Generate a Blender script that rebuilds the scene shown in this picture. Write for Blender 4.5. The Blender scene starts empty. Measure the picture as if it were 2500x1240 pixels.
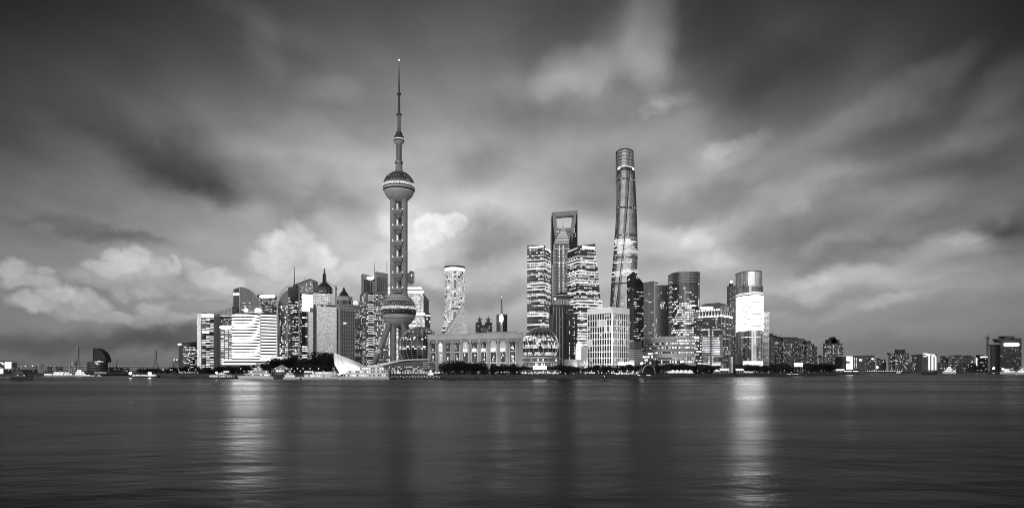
import bpy, math, random
from mathutils import Vector
random.seed(7)
SC = bpy.context.scene
COL = SC.collection
sin, cos, pi, atan, radians = math.sin, math.cos, math.pi, math.atan, math.radians

# ------------------------------------------------------------------ camera
F, CX, HY, CZ = 1480.0, 1250.0, 905.0, 8.0      # focal length in photo pixels, principal column, horizon row, eye height
cam = bpy.data.cameras.new('camera'); camo = bpy.data.objects.new('camera', cam); COL.objects.link(camo)
camo.location = (0, 0, CZ); camo.rotation_euler = (pi/2, 0, 0)
cam.sensor_width = 36; cam.lens = F/2500*36; cam.shift_y = (HY-620)/2500; cam.clip_start = 1; cam.clip_end = 80000
SC.camera = camo
SC.view_settings.view_transform = 'Standard'; SC.view_settings.look = 'None'
SC.view_settings.exposure = 0; SC.view_settings.gamma = 1
cy = SC.cycles
cy.use_denoising = True; cy.pixel_filter_type = 'BLACKMAN_HARRIS'; cy.filter_width = 1.05; cy.sample_clamp_indirect = 6; cy.max_bounces = 5; cy.diffuse_bounces = 2; cy.glossy_bounces = 3
cy.transmission_bounces = 2; cy.caustics_reflective = True; cy.caustics_refractive = False
try: cy.denoising_input_passes = 'RGB_ALBEDO_NORMAL'; cy.denoising_prefilter = 'ACCURATE'
except Exception: pass

# ------------------------------------------------------------------ sky (grey dusk, drifting cloud)
SUN_AZ, SUN_EL = radians(200), radians(14)      # the glow of the set sun, behind the viewer's left shoulder
world = bpy.data.worlds.new('World'); SC.world = world; world.use_nodes = True
nt = world.node_tree; N = nt.nodes; L = nt.links; N.clear()
def nd(t, **k):
    n = N.new(t)
    for a, b in k.items(): setattr(n, a, b)
    return n
def put(sock, v):
    if hasattr(v, 'is_output') or isinstance(v, bpy.types.NodeSocket): L.new(v, sock)
    else: sock.default_value = v
def mth(op, a, b=0.0, c=None, clamp=False):
    n = nd('ShaderNodeMath', operation=op, use_clamp=clamp); put(n.inputs[0], a); put(n.inputs[1], b)
    if c is not None: put(n.inputs[2], c)
    return n.outputs[0]
def vmth(op, a, b):
    n = nd('ShaderNodeVectorMath', operation=op); put(n.inputs[0], a); put(n.inputs[1], b); return n.outputs[0]
def ramp(x, pts, interp='B_SPLINE'):
    n = nd('ShaderNodeValToRGB'); n.color_ramp.interpolation = interp
    e = n.color_ramp.elements
    while len(e) < len(pts): e.new(0.5)
    for el, (p, v) in zip(e, pts): el.position = p; el.color = (v, v, v, 1)
    put(n.inputs[0], x); return n.outputs[0]
def lin(s): s /= 255.0; return s/12.92 if s <= .04045 else ((s+.055)/1.055)**2.4
tc = nd('ShaderNodeTexCoord'); D = tc.outputs['Generated']
sep = nd('ShaderNodeSeparateXYZ'); L.new(D, sep.inputs[0])
AZ = mth('ARCTAN2', sep.outputs[0], sep.outputs[1]); EL = mth('ARCSINE', sep.outputs[2])
cmb = nd('ShaderNodeCombineXYZ'); L.new(AZ, cmb.inputs[0]); L.new(EL, cmb.inputs[1]); P0 = cmb.outputs[0]
def noise(vec, scale, detail, rough=.55, out='Fac'):
    n = nd('ShaderNodeTexNoise'); n.inputs['Scale'].default_value = scale; n.inputs['Detail'].default_value = detail
    n.inputs['Roughness'].default_value = rough; put(n.inputs['Vector'], vec); return n.outputs[out]
def warp(P, scale, amt, detail):
    n = noise(D, scale, detail, .55, 'Color'); v = vmth('SUBTRACT', n, (.5, .5, .5)); return vmth('ADD', P, vmth('MULTIPLY', v, (amt, amt, 0)))
PS = warp(warp(P0, 3.6, .09, 2), 11, .075, 6)        # slow smear for the drifting veils
PC = warp(warp(P0, 8, .07, 3), 30, .035, 6)     # lumpy edges for the cumulus
def blob(P, px, py, rx, ry, rot, acc):
    if not isinstance(acc, float):      # evaluated one after the other (keeps the shader's stack small)
        k = nd('ShaderNodeVectorMath', operation='MULTIPLY_ADD'); put(k.inputs[0], acc); k.inputs[1].default_value = (1e-9,)*3; put(k.inputs[2], P); P = k.outputs[0]
    a = atan((px-CX)/F); e = atan((HY-py)/F*cos(a))
    m = nd('ShaderNodeMapping', vector_type='TEXTURE'); put(m.inputs[0], P)
    m.inputs[1].default_value = (a, e, 0); m.inputs[2].default_value = (0, 0, radians(rot))
    m.inputs[3].default_value = (rx/F*cos(a)**1.6, ry/F*cos(a)*cos(e)**2, 1)
    return m.outputs[0]
def soft(px, py, rx, ry, rot, amp, acc):
    g = nd('ShaderNodeTexGradient', gradient_type='SPHERICAL'); L.new(blob(PS, px, py, rx*1.7, ry*1.7, rot, acc), g.inputs[0])
    m = nd('ShaderNodeMapRange', interpolation_type='SMOOTHSTEP'); L.new(g.outputs[1], m.inputs[0])
    m.inputs[2].default_value = .8; m.inputs[4].default_value = amp*1.3
    return mth('ADD', m.outputs[0], acc)
def crisp(px, py, rx, ry, rot, amp, acc):
    g = nd('ShaderNodeTexGradient', gradient_type='SPHERICAL'); L.new(blob(PC, px, py, rx*1.25, ry*1.25, rot, acc), g.inputs[0])
    m = nd('ShaderNodeMapRange', interpolation_type='SMOOTHSTEP'); L.new(g.outputs[1], m.inputs[0])
    m.inputs[1].default_value = .03; m.inputs[2].default_value = .55; m.inputs[3].default_value = 0; m.inputs[4].default_value = amp
    return mth('MAXIMUM', m.outputs[0], acc)
def deg(d): return d/90.0
base = ramp(mth('DIVIDE', EL, pi/2), [(0, lin(124)), (deg(3), lin(150)), (deg(7), lin(190)), (deg(13), lin(208)), (deg(19), lin(180)),
      (deg(25), lin(122)), (deg(31), lin(74)), (deg(40), lin(54)), (1, lin(48))])
vig = ramp(mth('DIVIDE', mth('ABSOLUTE', AZ), pi), [(0, 1), (.055, .98), (.11, .87), (.17, .78), (.225, .56), (.3, .47), (.5, .8), (.6, 1)])
vig = mth('POWER', vig, mth('MINIMUM', mth('MULTIPLY_ADD', EL, 9.4, .36), 5.2))
west = ramp(mth('DIVIDE', mth('ABSOLUTE', AZ), pi), [(.5, 1/2.4), (.75, 1.4/2.4), (1, 1)])
vig = mth('MULTIPLY', vig, mth('MULTIPLY', west, 2.4))      # afterglow of the set sun behind the viewer
SOFTS = [
 (470,425,105,72,-22,-.30),(375,355,130,62,-25,-.20),(265,295,150,60,-25,-.14),(525,470,75,40,-10,-.20),(800,490,110,38,0,-.22),(680,470,90,40,0,-.14),
 (690,330,190,56,-10,.20),(800,235,70,34,0,.20),(600,340,70,34,0,.14),(640,110,46,66,0,.26),(600,25,150,36,-14,.30),(230,560,150,14,-9,-.18),(330,590,110,14,-8,-.16),
 (1570,75,60,125,2,1.3),(1500,90,60,80,0,.45),(1420,165,85,50,8,.6),(1370,200,110,44,0,.25),(1520,220,140,60,0,.30),(1620,268,54,22,0,.34),
 (1775,375,72,30,12,.34),(1770,160,120,120,0,-.30),(1910,230,150,90,24,-.28),(2130,290,120,44,12,.14),(2330,160,80,36,14,.40),
 (2460,225,90,40,15,.6),(2230,225,120,44,14,.30),(2040,330,130,50,14,.12),(2190,345,170,34,12,-.16),(2410,320,120,44,10,.30),
 (1200,605,95,46,0,-.34),(1130,650,75,24,0,-.18),(1190,440,70,44,10,-.20),(1460,470,110,74,20,-.26),(1700,505,190,42,6,-.26),
 (2010,545,130,32,8,-.28),(2100,622,210,28,4,-.30),(1900,608,95,26,6,-.22),(2280,545,180,34,6,-.14),(2480,545,60,48,0,-.45),(2350,592,160,26,6,.32),(1710,600,90,40,0,.26),(1800,650,110,30,0,.14),
 (2150,680,260,26,4,.24),(1900,750,130,20,8,-.16),(2150,742,110,16,12,.16),(1995,455,110,34,10,.28),(2230,480,120,30,6,.18),(2330,690,160,30,0,.16),(2330,415,170,44,8,-.14),
 (1150,725,150,24,0,-.24),(1400,690,150,36,0,.10),(230,812,360,28,0,-.36),(480,822,160,22,0,-.14),(150,880,320,30,0,-.25),(2300,855,260,34,0,-.12),(380,715,160,18,0,-.16)]
CRISPS = [
 (1000,560,70,60,0,.34),(1080,590,90,50,0,.26),(960,640,90,46,0,.26),(1020,680,110,34,0,.22),(870,660,80,34,0,.2),(720,690,120,26,0,.22),(330,690,160,26,0,.36),(460,640,50,26,0,.3),(1700,590,50,30,0,.24),(1745,640,70,28,0,.2),(1775,372,56,22,10,.22),(1612,266,40,18,0,.24),(2370,590,80,18,5,.28),(2160,735,60,14,15,.22),(1980,700,70,18,8,.18),
 (732,562,38,32,0,.60),(700,600,58,34,0,.55),(765,610,42,44,0,.52),(700,640,95,30,0,.40),(650,622,40,22,0,.40),(760,660,60,24,0,.30),
 (1085,540,52,30,0,.66),(1040,555,40,34,0,.66),(1118,540,24,22,0,.60),(1010,590,50,36,0,.50),(1020,630,60,34,0,.36),(1060,610,40,40,0,.30),
 (30,655,55,32,0,.95),(110,662,26,18,0,.80),(60,690,75,26,0,.75),(320,640,52,30,0,.80),(280,660,70,26,0,.75),(390,655,46,30,0,.62),(417,640,13,22,0,.62),(370,680,110,22,0,.45),
 (505,668,60,28,0,.52),(560,680,50,28,0,.42),(500,705,75,20,0,.34),(140,722,55,28,0,1.0),(80,745,70,24,0,.85),(200,735,75,28,0,.85),(230,765,110,22,0,.60),(370,745,48,24,0,.55),(400,765,70,18,0,.42),(300,770,110,18,0,.45)]
acc = 1.0
for s in SOFTS: acc = soft(*s, acc)
cum = 0.0
for c in CRISPS: cum = crisp(*c, cum)
lump = ramp(noise(PC, 22, 5, .6), [(.30, .45), (.70, 1.35)], 'LINEAR')
cum = mth('MULTIPLY', cum, lump)
# broken cloud sheet, seen in perspective: flat layer overhead, combed along its drift towards the viewer
hz = mth('ADD', mth('MAXIMUM', sep.outputs[2], 0), .20)
lay = nd('ShaderNodeCombineXYZ'); L.new(mth('DIVIDE', sep.outputs[0], hz), lay.inputs[0]); L.new(mth('MULTIPLY', mth('DIVIDE', sep.outputs[1], hz), .80), lay.inputs[1])
lp = vmth('ADD', lay.outputs[0], (3.3, 1.7, 0))
n1 = noise(lp, 1.25, 6, .52); n2 = noise(vmth('ADD', lp, (.11, .09, 0)), 1.25, 6, .52)
sheet = ramp(n1, [(.28, .80), (.46, .97), (.56, 1.04), (.72, 1.24)], 'LINEAR')
rel = mth('MULTIPLY_ADD', mth('SUBTRACT', n1, n2), 1.45, 1.0)      # lit and shaded flanks of the billows
fb = mth('MULTIPLY', sheet, mth('MAXIMUM', rel, .5))
fade = ramp(mth('DIVIDE', EL, pi/2), [(deg(1.5), .18), (deg(11), .8), (deg(16), 1)], 'EASE')      # the sheet thins into even haze towards the horizon
fb = mth('MULTIPLY_ADD', mth('SUBTRACT', fb, 1.0), fade, 1.0)
lum = mth('MULTIPLY', mth('MULTIPLY', base, vig), mth('MULTIPLY', mth('MAXIMUM', acc, .15), fb))
lum = mth('MULTIPLY', lum, mth('MULTIPLY_ADD', cum, 1.0, 1.0))
sky = nd('ShaderNodeTexSky', sky_type='NISHITA'); sky.sun_disc = False
sky.sun_elevation = SUN_EL; sky.sun_rotation = SUN_AZ
bw = nd('ShaderNodeRGBToBW'); L.new(sky.outputs[0], bw.inputs[0])
bg1 = nd('ShaderNodeBackground'); L.new(lum, bg1.inputs[0]); bg1.inputs[1].default_value = .94
bg2 = nd('ShaderNodeBackground'); L.new(bw.outputs[0], bg2.inputs[0]); bg2.inputs[1].default_value = .0012
ads = nd('ShaderNodeAddShader'); L.new(bg1.outputs[0], ads.inputs[0]); L.new(bg2.outputs[0], ads.inputs[1])
wo = nd('ShaderNodeOutputWorld'); L.new(ads.outputs[0], wo.inputs[0])
world.cycles.sampling_method = 'NONE'

# ------------------------------------------------------------------ sun (soft afterglow from behind the viewer)
sl = bpy.data.lights.new('sun', 'SUN'); sl.energy = 1.5; sl.angle = radians(75); sl.color = (1, 1, 1)
so = bpy.data.objects.new('sun', sl); COL.objects.link(so)
sd = Vector((-sin(SUN_AZ)*cos(SUN_EL), -cos(SUN_AZ)*cos(SUN_EL), -sin(SUN_EL)))      # travels away from the glow
so.rotation_euler = sd.to_track_quat('-Z', 'Y').to_euler()

# ------------------------------------------------------------------ materials (all grey: the photograph is black and white)
def mat(name, val, rough=.6, metal=0.0, spec=.5, var=.25, vs=.12, bump=0.0, bs=1.0, stretch=None):
    m = bpy.data.materials.new(name); m.use_nodes = True; t = m.node_tree; b = t.nodes['Principled BSDF']
    b.inputs['Roughness'].default_value = rough; b.inputs['Metallic'].default_value = metal; b.inputs['Specular IOR Level'].default_value = spec
    c = t.nodes.new('ShaderNodeTexCoord'); vec = c.outputs['Object']
    if stretch:
        mp = t.nodes.new('ShaderNodeMapping'); mp.inputs[3].default_value = stretch; t.links.new(vec, mp.inputs[0]); vec = mp.outputs[0]
    n = t.nodes.new('ShaderNodeTexNoise'); n.inputs['Scale'].default_value = vs; n.inputs['Detail'].default_value = 5; t.links.new(vec, n.inputs['Vector'])
    r = t.nodes.new('ShaderNodeMapRange'); r.inputs[1].default_value = .25; r.inputs[2].default_value = .75
    r.inputs[3].default_value = val*(1-var); r.inputs[4].default_value = val*(1+var); t.links.new(n.outputs['Fac'], r.inputs[0])
    t.links.new(r.outputs[0], b.inputs['Base Color'])
    if bump:
        n2 = t.nodes.new('ShaderNodeTexNoise'); n2.inputs['Scale'].default_value = bs; n2.inputs['Detail'].default_value = 4; t.links.new(vec, n2.inputs['Vector'])
        bp = t.nodes.new('ShaderNodeBump'); bp.inputs['Strength'].default_value = bump; bp.inputs['Distance'].default_value = .3
        t.links.new(n2.outputs['Fac'], bp.inputs['Height']); t.links.new(bp.outputs[0], b.inputs['Normal'])
    return m
def lit(name, s, lo=.3, sample=False, ns=.35, nlo=.6):
    """something that gives off light; each island (each window) has its own brightness, rooms vary across it"""
    m = bpy.data.materials.new(name); m.use_nodes = True; t = m.node_tree; b = t.nodes['Principled BSDF']
    b.inputs['Base Color'].default_value = (.25, .25, .25, 1); b.inputs['Roughness'].default_value = .4
    g = t.nodes.new('ShaderNodeNewGeometry'); r = t.nodes.new('ShaderNodeMapRange'); t.links.new(g.outputs['Random Per Island'], r.inputs[0])
    r.inputs[3].default_value = s*lo; r.inputs[4].default_value = s
    c = t.nodes.new('ShaderNodeTexCoord'); n = t.nodes.new('ShaderNodeTexNoise'); n.inputs['Scale'].default_value = ns; n.inputs['Detail'].default_value = 3
    t.links.new(c.outputs['Object'], n.inputs['Vector'])
    r2 = t.nodes.new('ShaderNodeMapRange'); r2.inputs[1].default_value = .3; r2.inputs[2].default_value = .7; r2.inputs[3].default_value = nlo; r2.inputs[4].default_value = 1.15
    t.links.new(n.outputs['Fac'], r2.inputs[0])
    x = t.nodes.new('ShaderNodeMath'); x.operation = 'MULTIPLY'; t.links.new(r.outputs[0], x.inputs[0]); t.links.new(r2.outputs[0], x.inputs[1])
    b.inputs['Emission Color'].default_value = (1, 1, 1, 1); t.links.new(x.outputs[0], b.inputs['Emission Strength'])
    m.cycles.emission_sampling = 'FRONT' if sample else 'NONE'
    return m
M = dict(
 glass=mat('dark_glass', .022, .13, 0, .45, .5, .09, .03, .15), glass2=mat('grey_glass', .07, .16, 0, .6, .4, .08, .03, .15),
 mirror=mat('mirror_glass', .85, .16, 1.0, .5, .25, .3, .25, .22), sheen=mat('light_glass', .22, .2, .4, .6, .3, .1, .05, .2),
 silver=mat('silver_glass', .5, .2, .85, .5, .3, .06, .06, .12), silver2=mat('smoked_silver_glass', .26, .2, .8, .5, .4, .06, .06, .12), void=mat('dark_interior_and_wall', .010, .35, 0, .12, .5, .4), stone=mat('stone', .30, .75, 0, .3, .2, .08), pale=mat('pale_stone', .45, .7, 0, .3, .15, .08), dstone=mat('dark_stone', .09, .7, 0, .3, .3, .1),
 brick=mat('brick', .05, .8, 0, .3, .3, .2), conc=mat('concrete', .25, .7, 0, .3, .22, .12, .1, 2), white=mat('white_paint', .80, .55, 0, .4, .06, .1),
 offw=mat('off_white', .62, .55, 0, .4, .12, .1), metal=mat('grey_metal', .22, .4, .6, .5, .2, .3), dmetal=mat('dark_metal', .06, .45, .3, .5, .3, .3),
 roof=mat('roof', .035, .7, 0, .3, .4, .2), leaf=mat('foliage', .035, .75, 0, .15, .6, .5), trunk=mat('bark', .05, .9, 0, .1, .3, 1),
 ground=mat('ground', .08, .9, 0, .2, .4, .05), bank=mat('bank_wall', .07, .85, 0, .2, .6, .25, .3, .6), grass=mat('grass', .05, .9, 0, .1, .5, .2),
 hull=mat('white_hull', .78, .35, 0, .5, .06, .3), dhull=mat('dark_hull', .03, .5, 0, .4, .3, .4), tent=mat('membrane', .86, .6, 0, .3, .04, .1),
 far=mat('far_concrete', .14, .8, 0, .2, .15, .05), fard=mat('far_dark', .055, .8, 0, .2, .2, .05),
 litw=lit('lit_window', 1.7, .22), lits=lit('dim_window', .65, .25), litb=lit('bright_window', 2.8, .3), band=lit('lit_floor', 1.6, .75, True, .12, .8),
 band2=lit('lit_floor_and_soft_glow', 1.2, .35, False, .10, .5), stripe=lit('lit_office_floor', 7.5, .8, True, .12, .8), screen=lit('led_screen', 13.0, .85, True, .03, .9), sign=lit('sign_light', 4, .8, True, .2, .9),
 lamp=lit('lamp_globe', 22, .5, True), glow=lit('lit_shop_and_painted_glow', 1.5, .4, False, .4, .4), dimglow=lit('faint_light', .45, .5, False, .2, .4), pearl=lit('led_ring', 1.0, .4, False, .45, .05))

# ------------------------------------------------------------------ helpers
ORG = {}
def X(px, Y): return (px-CX)/F*Y
def Z(py, Y): return CZ+(HY-py)/F*Y
def PT(px, py, Y): return (X(px, Y), Y, Z(py, Y))
def org(o): return ORG.get(o.name, Vector((0, 0, 0))) if o else Vector((0, 0, 0))
def thing(name, label, cat, loc, group=None):
    o = bpy.data.objects.new(name, None); COL.objects.link(o); o.location = loc; o.empty_display_size = 2
    o['label'] = label; o['category'] = cat
    if group: o['group'] = group
    ORG[o.name] = Vector(loc); return o
class MB:
    def __init__(s): s.v = []; s.f = []
    def add(s, vs, fs):
        k = len(s.v); s.v += [tuple(v) for v in vs]; s.f += [tuple(i+k for i in f) for f in fs]; return s
    def quad(s, a, b, c, d): return s.add([a, b, c, d], [(0, 1, 2, 3)])
    def hexa(s, lo, hi):
        n = len(lo); return s.add(list(lo)+list(hi), [(i, (i+1) % n, n+(i+1) % n, n+i) for i in range(n)]+[tuple(range(n-1, -1, -1)), tuple(range(n, 2*n))])
    def box(s, x0, x1, y0, y1, z0, z1): return s.hexa([(x0, y0, z0), (x1, y0, z0), (x1, y1, z0), (x0, y1, z0)], [(x0, y0, z1), (x1, y0, z1), (x1, y1, z1), (x0, y1, z1)])
    def prism(s, poly, z0, z1): return s.hexa([(x, y, z0) for x, y in poly], [(x, y, z1) for x, y in poly])
    def loft(s, rings, cap=True):
        n = len(rings[0]); k = len(s.v)
        for r in rings: s.v += [tuple(p) for p in r]
        for j in range(len(rings)-1):
            a = k+j*n; b = a+n
            for i in range(n): i2 = (i+1) % n; s.f.append((a+i, a+i2, b+i2, b+i))
        if cap: s.f.append(tuple(k+i for i in range(n-1, -1, -1))); s.f.append(tuple(k+(len(rings)-1)*n+i for i in range(n)))
        return s
    def tube(s, p, q, r0, r1=None, n=6):
        p = Vector(p); q = Vector(q); r1 = r0 if r1 is None else r1; d = (q-p).normalized()
        u = d.orthogonal().normalized(); w = d.cross(u); rg = []
        for c, r in ((p, r0), (q, r1)): rg.append([c+(u*cos(2*pi*i/n)+w*sin(2*pi*i/n))*r for i in range(n)])
        return s.loft(rg)
    def lathe(s, cx, cy, prof, n=24): return s.loft([[(cx+r*cos(2*pi*i/n), cy+r*sin(2*pi*i/n), z) for i in range(n)] for r, z in prof])
    def ball(s, c, r, n=10, m=6, sz=1): return s.lathe(c[0], c[1], [(max(r*sin(pi*j/m), .01*r), c[2]-sz*r*cos(pi*j/m)) for j in range(m+1)], n)
    def build(s, name, material, parent=None, stuff=False, smooth=False, o0=None):
        og = org(parent) if o0 is None else Vector(o0)
        me = bpy.data.meshes.new(name); me.from_pydata([(v[0]-og.x, v[1]-og.y, v[2]-og.z) for v in s.v], [], s.f); me.update()
        if smooth: me.polygons.foreach_set('use_smooth', [True]*len(me.polygons))
        if material is not None: me.materials.append(M[material] if isinstance(material, str) else material)
        o = link(name, me, parent, og)
        if stuff: o['kind'] = 'stuff'
        return o
def link(name, me, parent=None, world=(0, 0, 0)):
    o = bpy.data.objects.new(name, me); COL.objects.link(o); o.location = Vector(world)-org(parent); o.parent = parent
    ORG[o.name] = Vector(world); return o
def single(mb, name, label, cat, material, loc, group=None, smooth=False):
    o = mb.build(name, material, None, False, smooth, loc); o['label'] = label; o['category'] = cat
    if group: o['group'] = group
    return o
def structure(mb, name, material, smooth=False):
    o = mb.build(name, material, None, False, smooth); o['kind'] = 'structure'; return o
def solve(C, d, px):
    k = (px-CX)/F; t = (k*C[1]-C[0])/(d[0]-k*d[1]); return (C[0]+t*d[0], C[1]+t*d[1])
def box3(pL, pC, pR, Y, th=45):
    """a true rectangle seen corner-on: left edge, near corner and right edge at these columns, near corner at depth Y"""
    C = (X(pC, Y), Y); a = math.atan2(C[0], C[1]); t = radians(th); pe = (cos(a), -sin(a)); vi = (sin(a), cos(a))
    dl = (-cos(t)*pe[0]+sin(t)*vi[0], -cos(t)*pe[1]+sin(t)*vi[1]); dr = (sin(t)*pe[0]+cos(t)*vi[0], sin(t)*pe[1]+cos(t)*vi[1])
    Lp = solve(C, dl, pL); R = solve(C, dr, pR); return [Lp, C, R, (Lp[0]+R[0]-C[0], Lp[1]+R[1]-C[1])]
def oval(pL, pR, Y, dep, n=24, p=2.0):
    """rounded plan whose left and right outlines fall on these columns"""
    l, r = pL, pR
    for _ in range(6):
        xl, xr = X(l, Y+dep*.5), X(r, Y+dep*.5); cx, rx = (xl+xr)/2, (xr-xl)/2; cyy = Y+dep/2; out = []
        for i in range(n):
            t = pi+2*pi*i/n; c, s_ = cos(t), sin(t)
            out.append((cx+rx*math.copysign(abs(c)**(2/p), c), cyy+dep/2*math.copysign(abs(s_)**(2/p), s_)))
        pr = [CX+F*x/y for x, y in out]; l += pL-min(pr); r += pR-max(pr)
    return out
def offset(poly, d):
    n = len(poly); out = []
    for i in range(n):
        a, b, c = poly[i-1], poly[i], poly[(i+1) % n]
        e1 = Vector((b[0]-a[0], b[1]-a[1])).normalized(); e2 = Vector((c[0]-b[0], c[1]-b[1])).normalized()
        n1 = Vector((e1.y, -e1.x)); n2 = Vector((e2.y, -e2.x)); m = n1+n2; k = d*2/max(m.length_squared, .8)
        out.append((b[0]+m.x*k, b[1]+m.y*k))
    return out
class Bld:
    """a building: a lofted body with floor slabs, piers, lit and dark windows as parts"""
    def __init__(s, name, label, keys, material='glass', group=None, cat='building', body='body', z0=4.0, smooth=False):
        s.keys = keys; p = keys[0][1]; n = len(p); s.n = n
        s.root = thing(name, label, cat, (sum(q[0] for q in p)/n, sum(q[1] for q in p)/n, keys[0][0]), group)
        MB().loft([[(x, y, z) for x, y in q] for z, q in keys]).build(body, material, s.root, smooth=smooth)
        s.acc = {}; s.z0, s.z1 = keys[0][0], keys[-1][0]; s.rng = random.Random(label)
    def poly(s, z, off=0):
        k = s.keys; j = 0
        while j < len(k)-2 and z > k[j+1][0]: j += 1
        (za, a), (zb, b) = k[j], k[j+1]; t = min(max((z-za)/(zb-za), 0), 1)
        q = [(u[0]+(w[0]-u[0])*t, u[1]+(w[1]-u[1])*t) for u, w in zip(a, b)]
        return offset(q, off) if off else q
    def slabs(s, n, h, proud=.35, material='stone', z0=None, z1=None, name='floor_slab', ends=True):
        z0 = s.z0 if z0 is None else z0; z1 = s.z1 if z1 is None else z1
        for i in range(0 if ends else 1, n+1 if ends else n):
            z = z0+(z1-z0)*i/n; MB().prism(s.poly(z, proud), z-h/2, z+h/2).build(name, material, s.root)
    def piers(s, faces, nb, w, proud=.3, material='stone', z0=None, z1=None, name='pier', ends=True):
        z0 = s.z0 if z0 is None else z0; z1 = s.z1 if z1 is None else z1; lo, hi = s.poly(z0), s.poly(z1)
        for f in faces:
            for i in range(0 if ends else 1, nb+1 if ends else nb):
                t = i/nb; r = []
                for q, z in ((lo, z0), (hi, z1)):
                    a, b = q[f], q[(f+1) % s.n]; e = Vector((b[0]-a[0], b[1]-a[1])); e.normalize(); nn = Vector((e.y, -e.x))
                    c = Vector((a[0]+(b[0]-a[0])*t, a[1]+(b[1]-a[1])*t))
                    r.append([(*(c-e*w/2+nn*proud), z), (*(c+e*w/2+nn*proud), z), (*(c+e*w/2-nn*.2), z), (*(c-e*w/2-nn*.2), z)])
                MB().loft(r).build(name, material, s.root)
    def pane(s, f, t0, t1, za, zb, key, off=.14):
        mb = s.acc.setdefault(key, MB()); la, lb = s.poly(za), s.poly(zb); a, b = la[f], la[(f+1) % s.n]; c, d = lb[f], lb[(f+1) % s.n]
        e = Vector((b[0]-a[0], b[1]-a[1])).normalized(); ox, oy = e.y*off, -e.x*off
        P = lambda u, w, t, z: (u[0]+(w[0]-u[0])*t+ox, u[1]+(w[1]-u[1])*t+oy, z)
        mb.quad(P(a, b, t0, za), P(a, b, t1, za), P(c, d, t1, zb), P(c, d, t0, zb))
    def wins(s, faces, nf, nb, p, keys=('litw',), z0=None, z1=None, fx=.8, fz=.55, run=.35, rowv=.7, dark=None):
        """lit windows: whole storeys lean lit or dark, and neighbours tend to share their state"""
        z0 = s.z0 if z0 is None else z0; z1 = s.z1 if z1 is None else z1; h = (z1-z0)/nf; R = s.rng
        rows = [min(1, max(0, p*(1-rowv)+rowv*(p*2*R.random() if R.random() > .18 else .95*(p > .25)))) for _ in range(nf)]
        for f in faces:
            for j in range(nf):
                on = False
                for i in range(nb):
                    if R.random() > run: on = R.random() < rows[j]
                    za = z0+h*(j+.5-fz/2); zb = za+h*fz; t0 = (i+.5-fx/2)/nb; t1 = (i+.5+fx/2)/nb
                    if on: s.pane(f, t0, t1, za, zb, R.choice(keys))
                    elif dark: s.pane(f, t0, t1, za, zb, dark)
    def band(s, faces, za, zb, material='band', off=.3, name='lit_floor_band', t0=0, t1=1):
        mb = MB(); la, lb = s.poly(za), s.poly(zb)
        for f in faces:
            a, b = la[f], la[(f+1) % s.n]; c, d = lb[f], lb[(f+1) % s.n]; e = Vector((b[0]-a[0], b[1]-a[1])).normalized(); nx, ny = e.y, -e.x
            P = lambda u, w, t, z, o: (u[0]+(w[0]-u[0])*t+nx*o, u[1]+(w[1]-u[1])*t+ny*o, z)
            mb.hexa([P(a, b, t0, za, off), P(a, b, t1, za, off), P(a, b, t1, za, -.2), P(a, b, t0, za, -.2)], [P(c, d, t0, zb, off), P(c, d, t1, zb, off), P(c, d, t1, zb, -.2), P(c, d, t0, zb, -.2)])
        return mb.build(name, material, s.root)
    def part(s, mb, name, material, smooth=False, stuff=False, parent=None): return mb.build(name, material, parent or s.root, stuff, smooth)
    def cap(s, poly, z0, z1, name='parapet', material='stone', off=0):
        return MB().prism(offset(poly, off) if off else poly, z0, z1).build(name, material, s.root)
    def done(s):
        nm = dict(void='dark_window_panes', litw='lit_window_panes', lits='dim_window_panes', litb='bright_window_panes', glass='dark_window_panes', band2='glowing_strip_panes', glow='lit_shop_panes', dimglow='faint_window_panes', glass2='grey_window_panes', white='white_panels', roof='dark_window_panes')
        for k, mb in s.acc.items(): mb.build(nm.get(k, 'window_panes'), k, s.root, True)
        s.acc = {}; return s
def tower(name, label, pL, pC, pR, Y, th, top, material='glass', base=4.0, group=None, cat='building', top2=None):
    q = box3(pL, pC, pR, Y, th); return Bld(name, label, [(base, q), (Z(top, Y), q)], material, group, cat)
def mast(parent, px, Y, y0, y1, r0, r1, name='antenna', material='dmetal'):
    return MB().tube(PT(px, y0, Y), PT(px, y1, Y), r0, r1, 6).build(name, material, parent)
def lattice_mast(parent, x, y, z0, z1, w0, w1, n, name='lattice_spire', material='dmetal', r=.25):
    mb = MB(); c = lambda i, t: (x+(-1, 1, 1, -1)[i]*(w0+(w1-w0)*t)/2, y+(-1, -1, 1, 1)[i]*(w0+(w1-w0)*t)/2, z0+(z1-z0)*t)
    for i in range(4): mb.tube(c(i, 0), c(i, 1), r, r, 4)
    for j in range(n):
        for i in range(4): mb.tube(c(i, j/n), c((i+1) % 4, (j+1)/n), r*.7, r*.7, 3); mb.tube(c(i, j/n), c((i+1) % 4, j/n), r*.7, r*.7, 3)
    return mb.build(name, material, parent)
def extrude_px(pts, Y, dep, slope=0.0, p0=None):
    """outline given in picture columns/rows on a plane through depth Y, made solid by its real depth"""
    p0 = pts[0][0] if p0 is None else p0; fr = []
    for px, py in pts:
        y = Y+(px-p0)*slope; fr.append((X(px, y), y, Z(py, y)))
    bk = [(x, y+dep, z) for x, y, z in fr]
    return MB().hexa(fr, bk)
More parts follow.
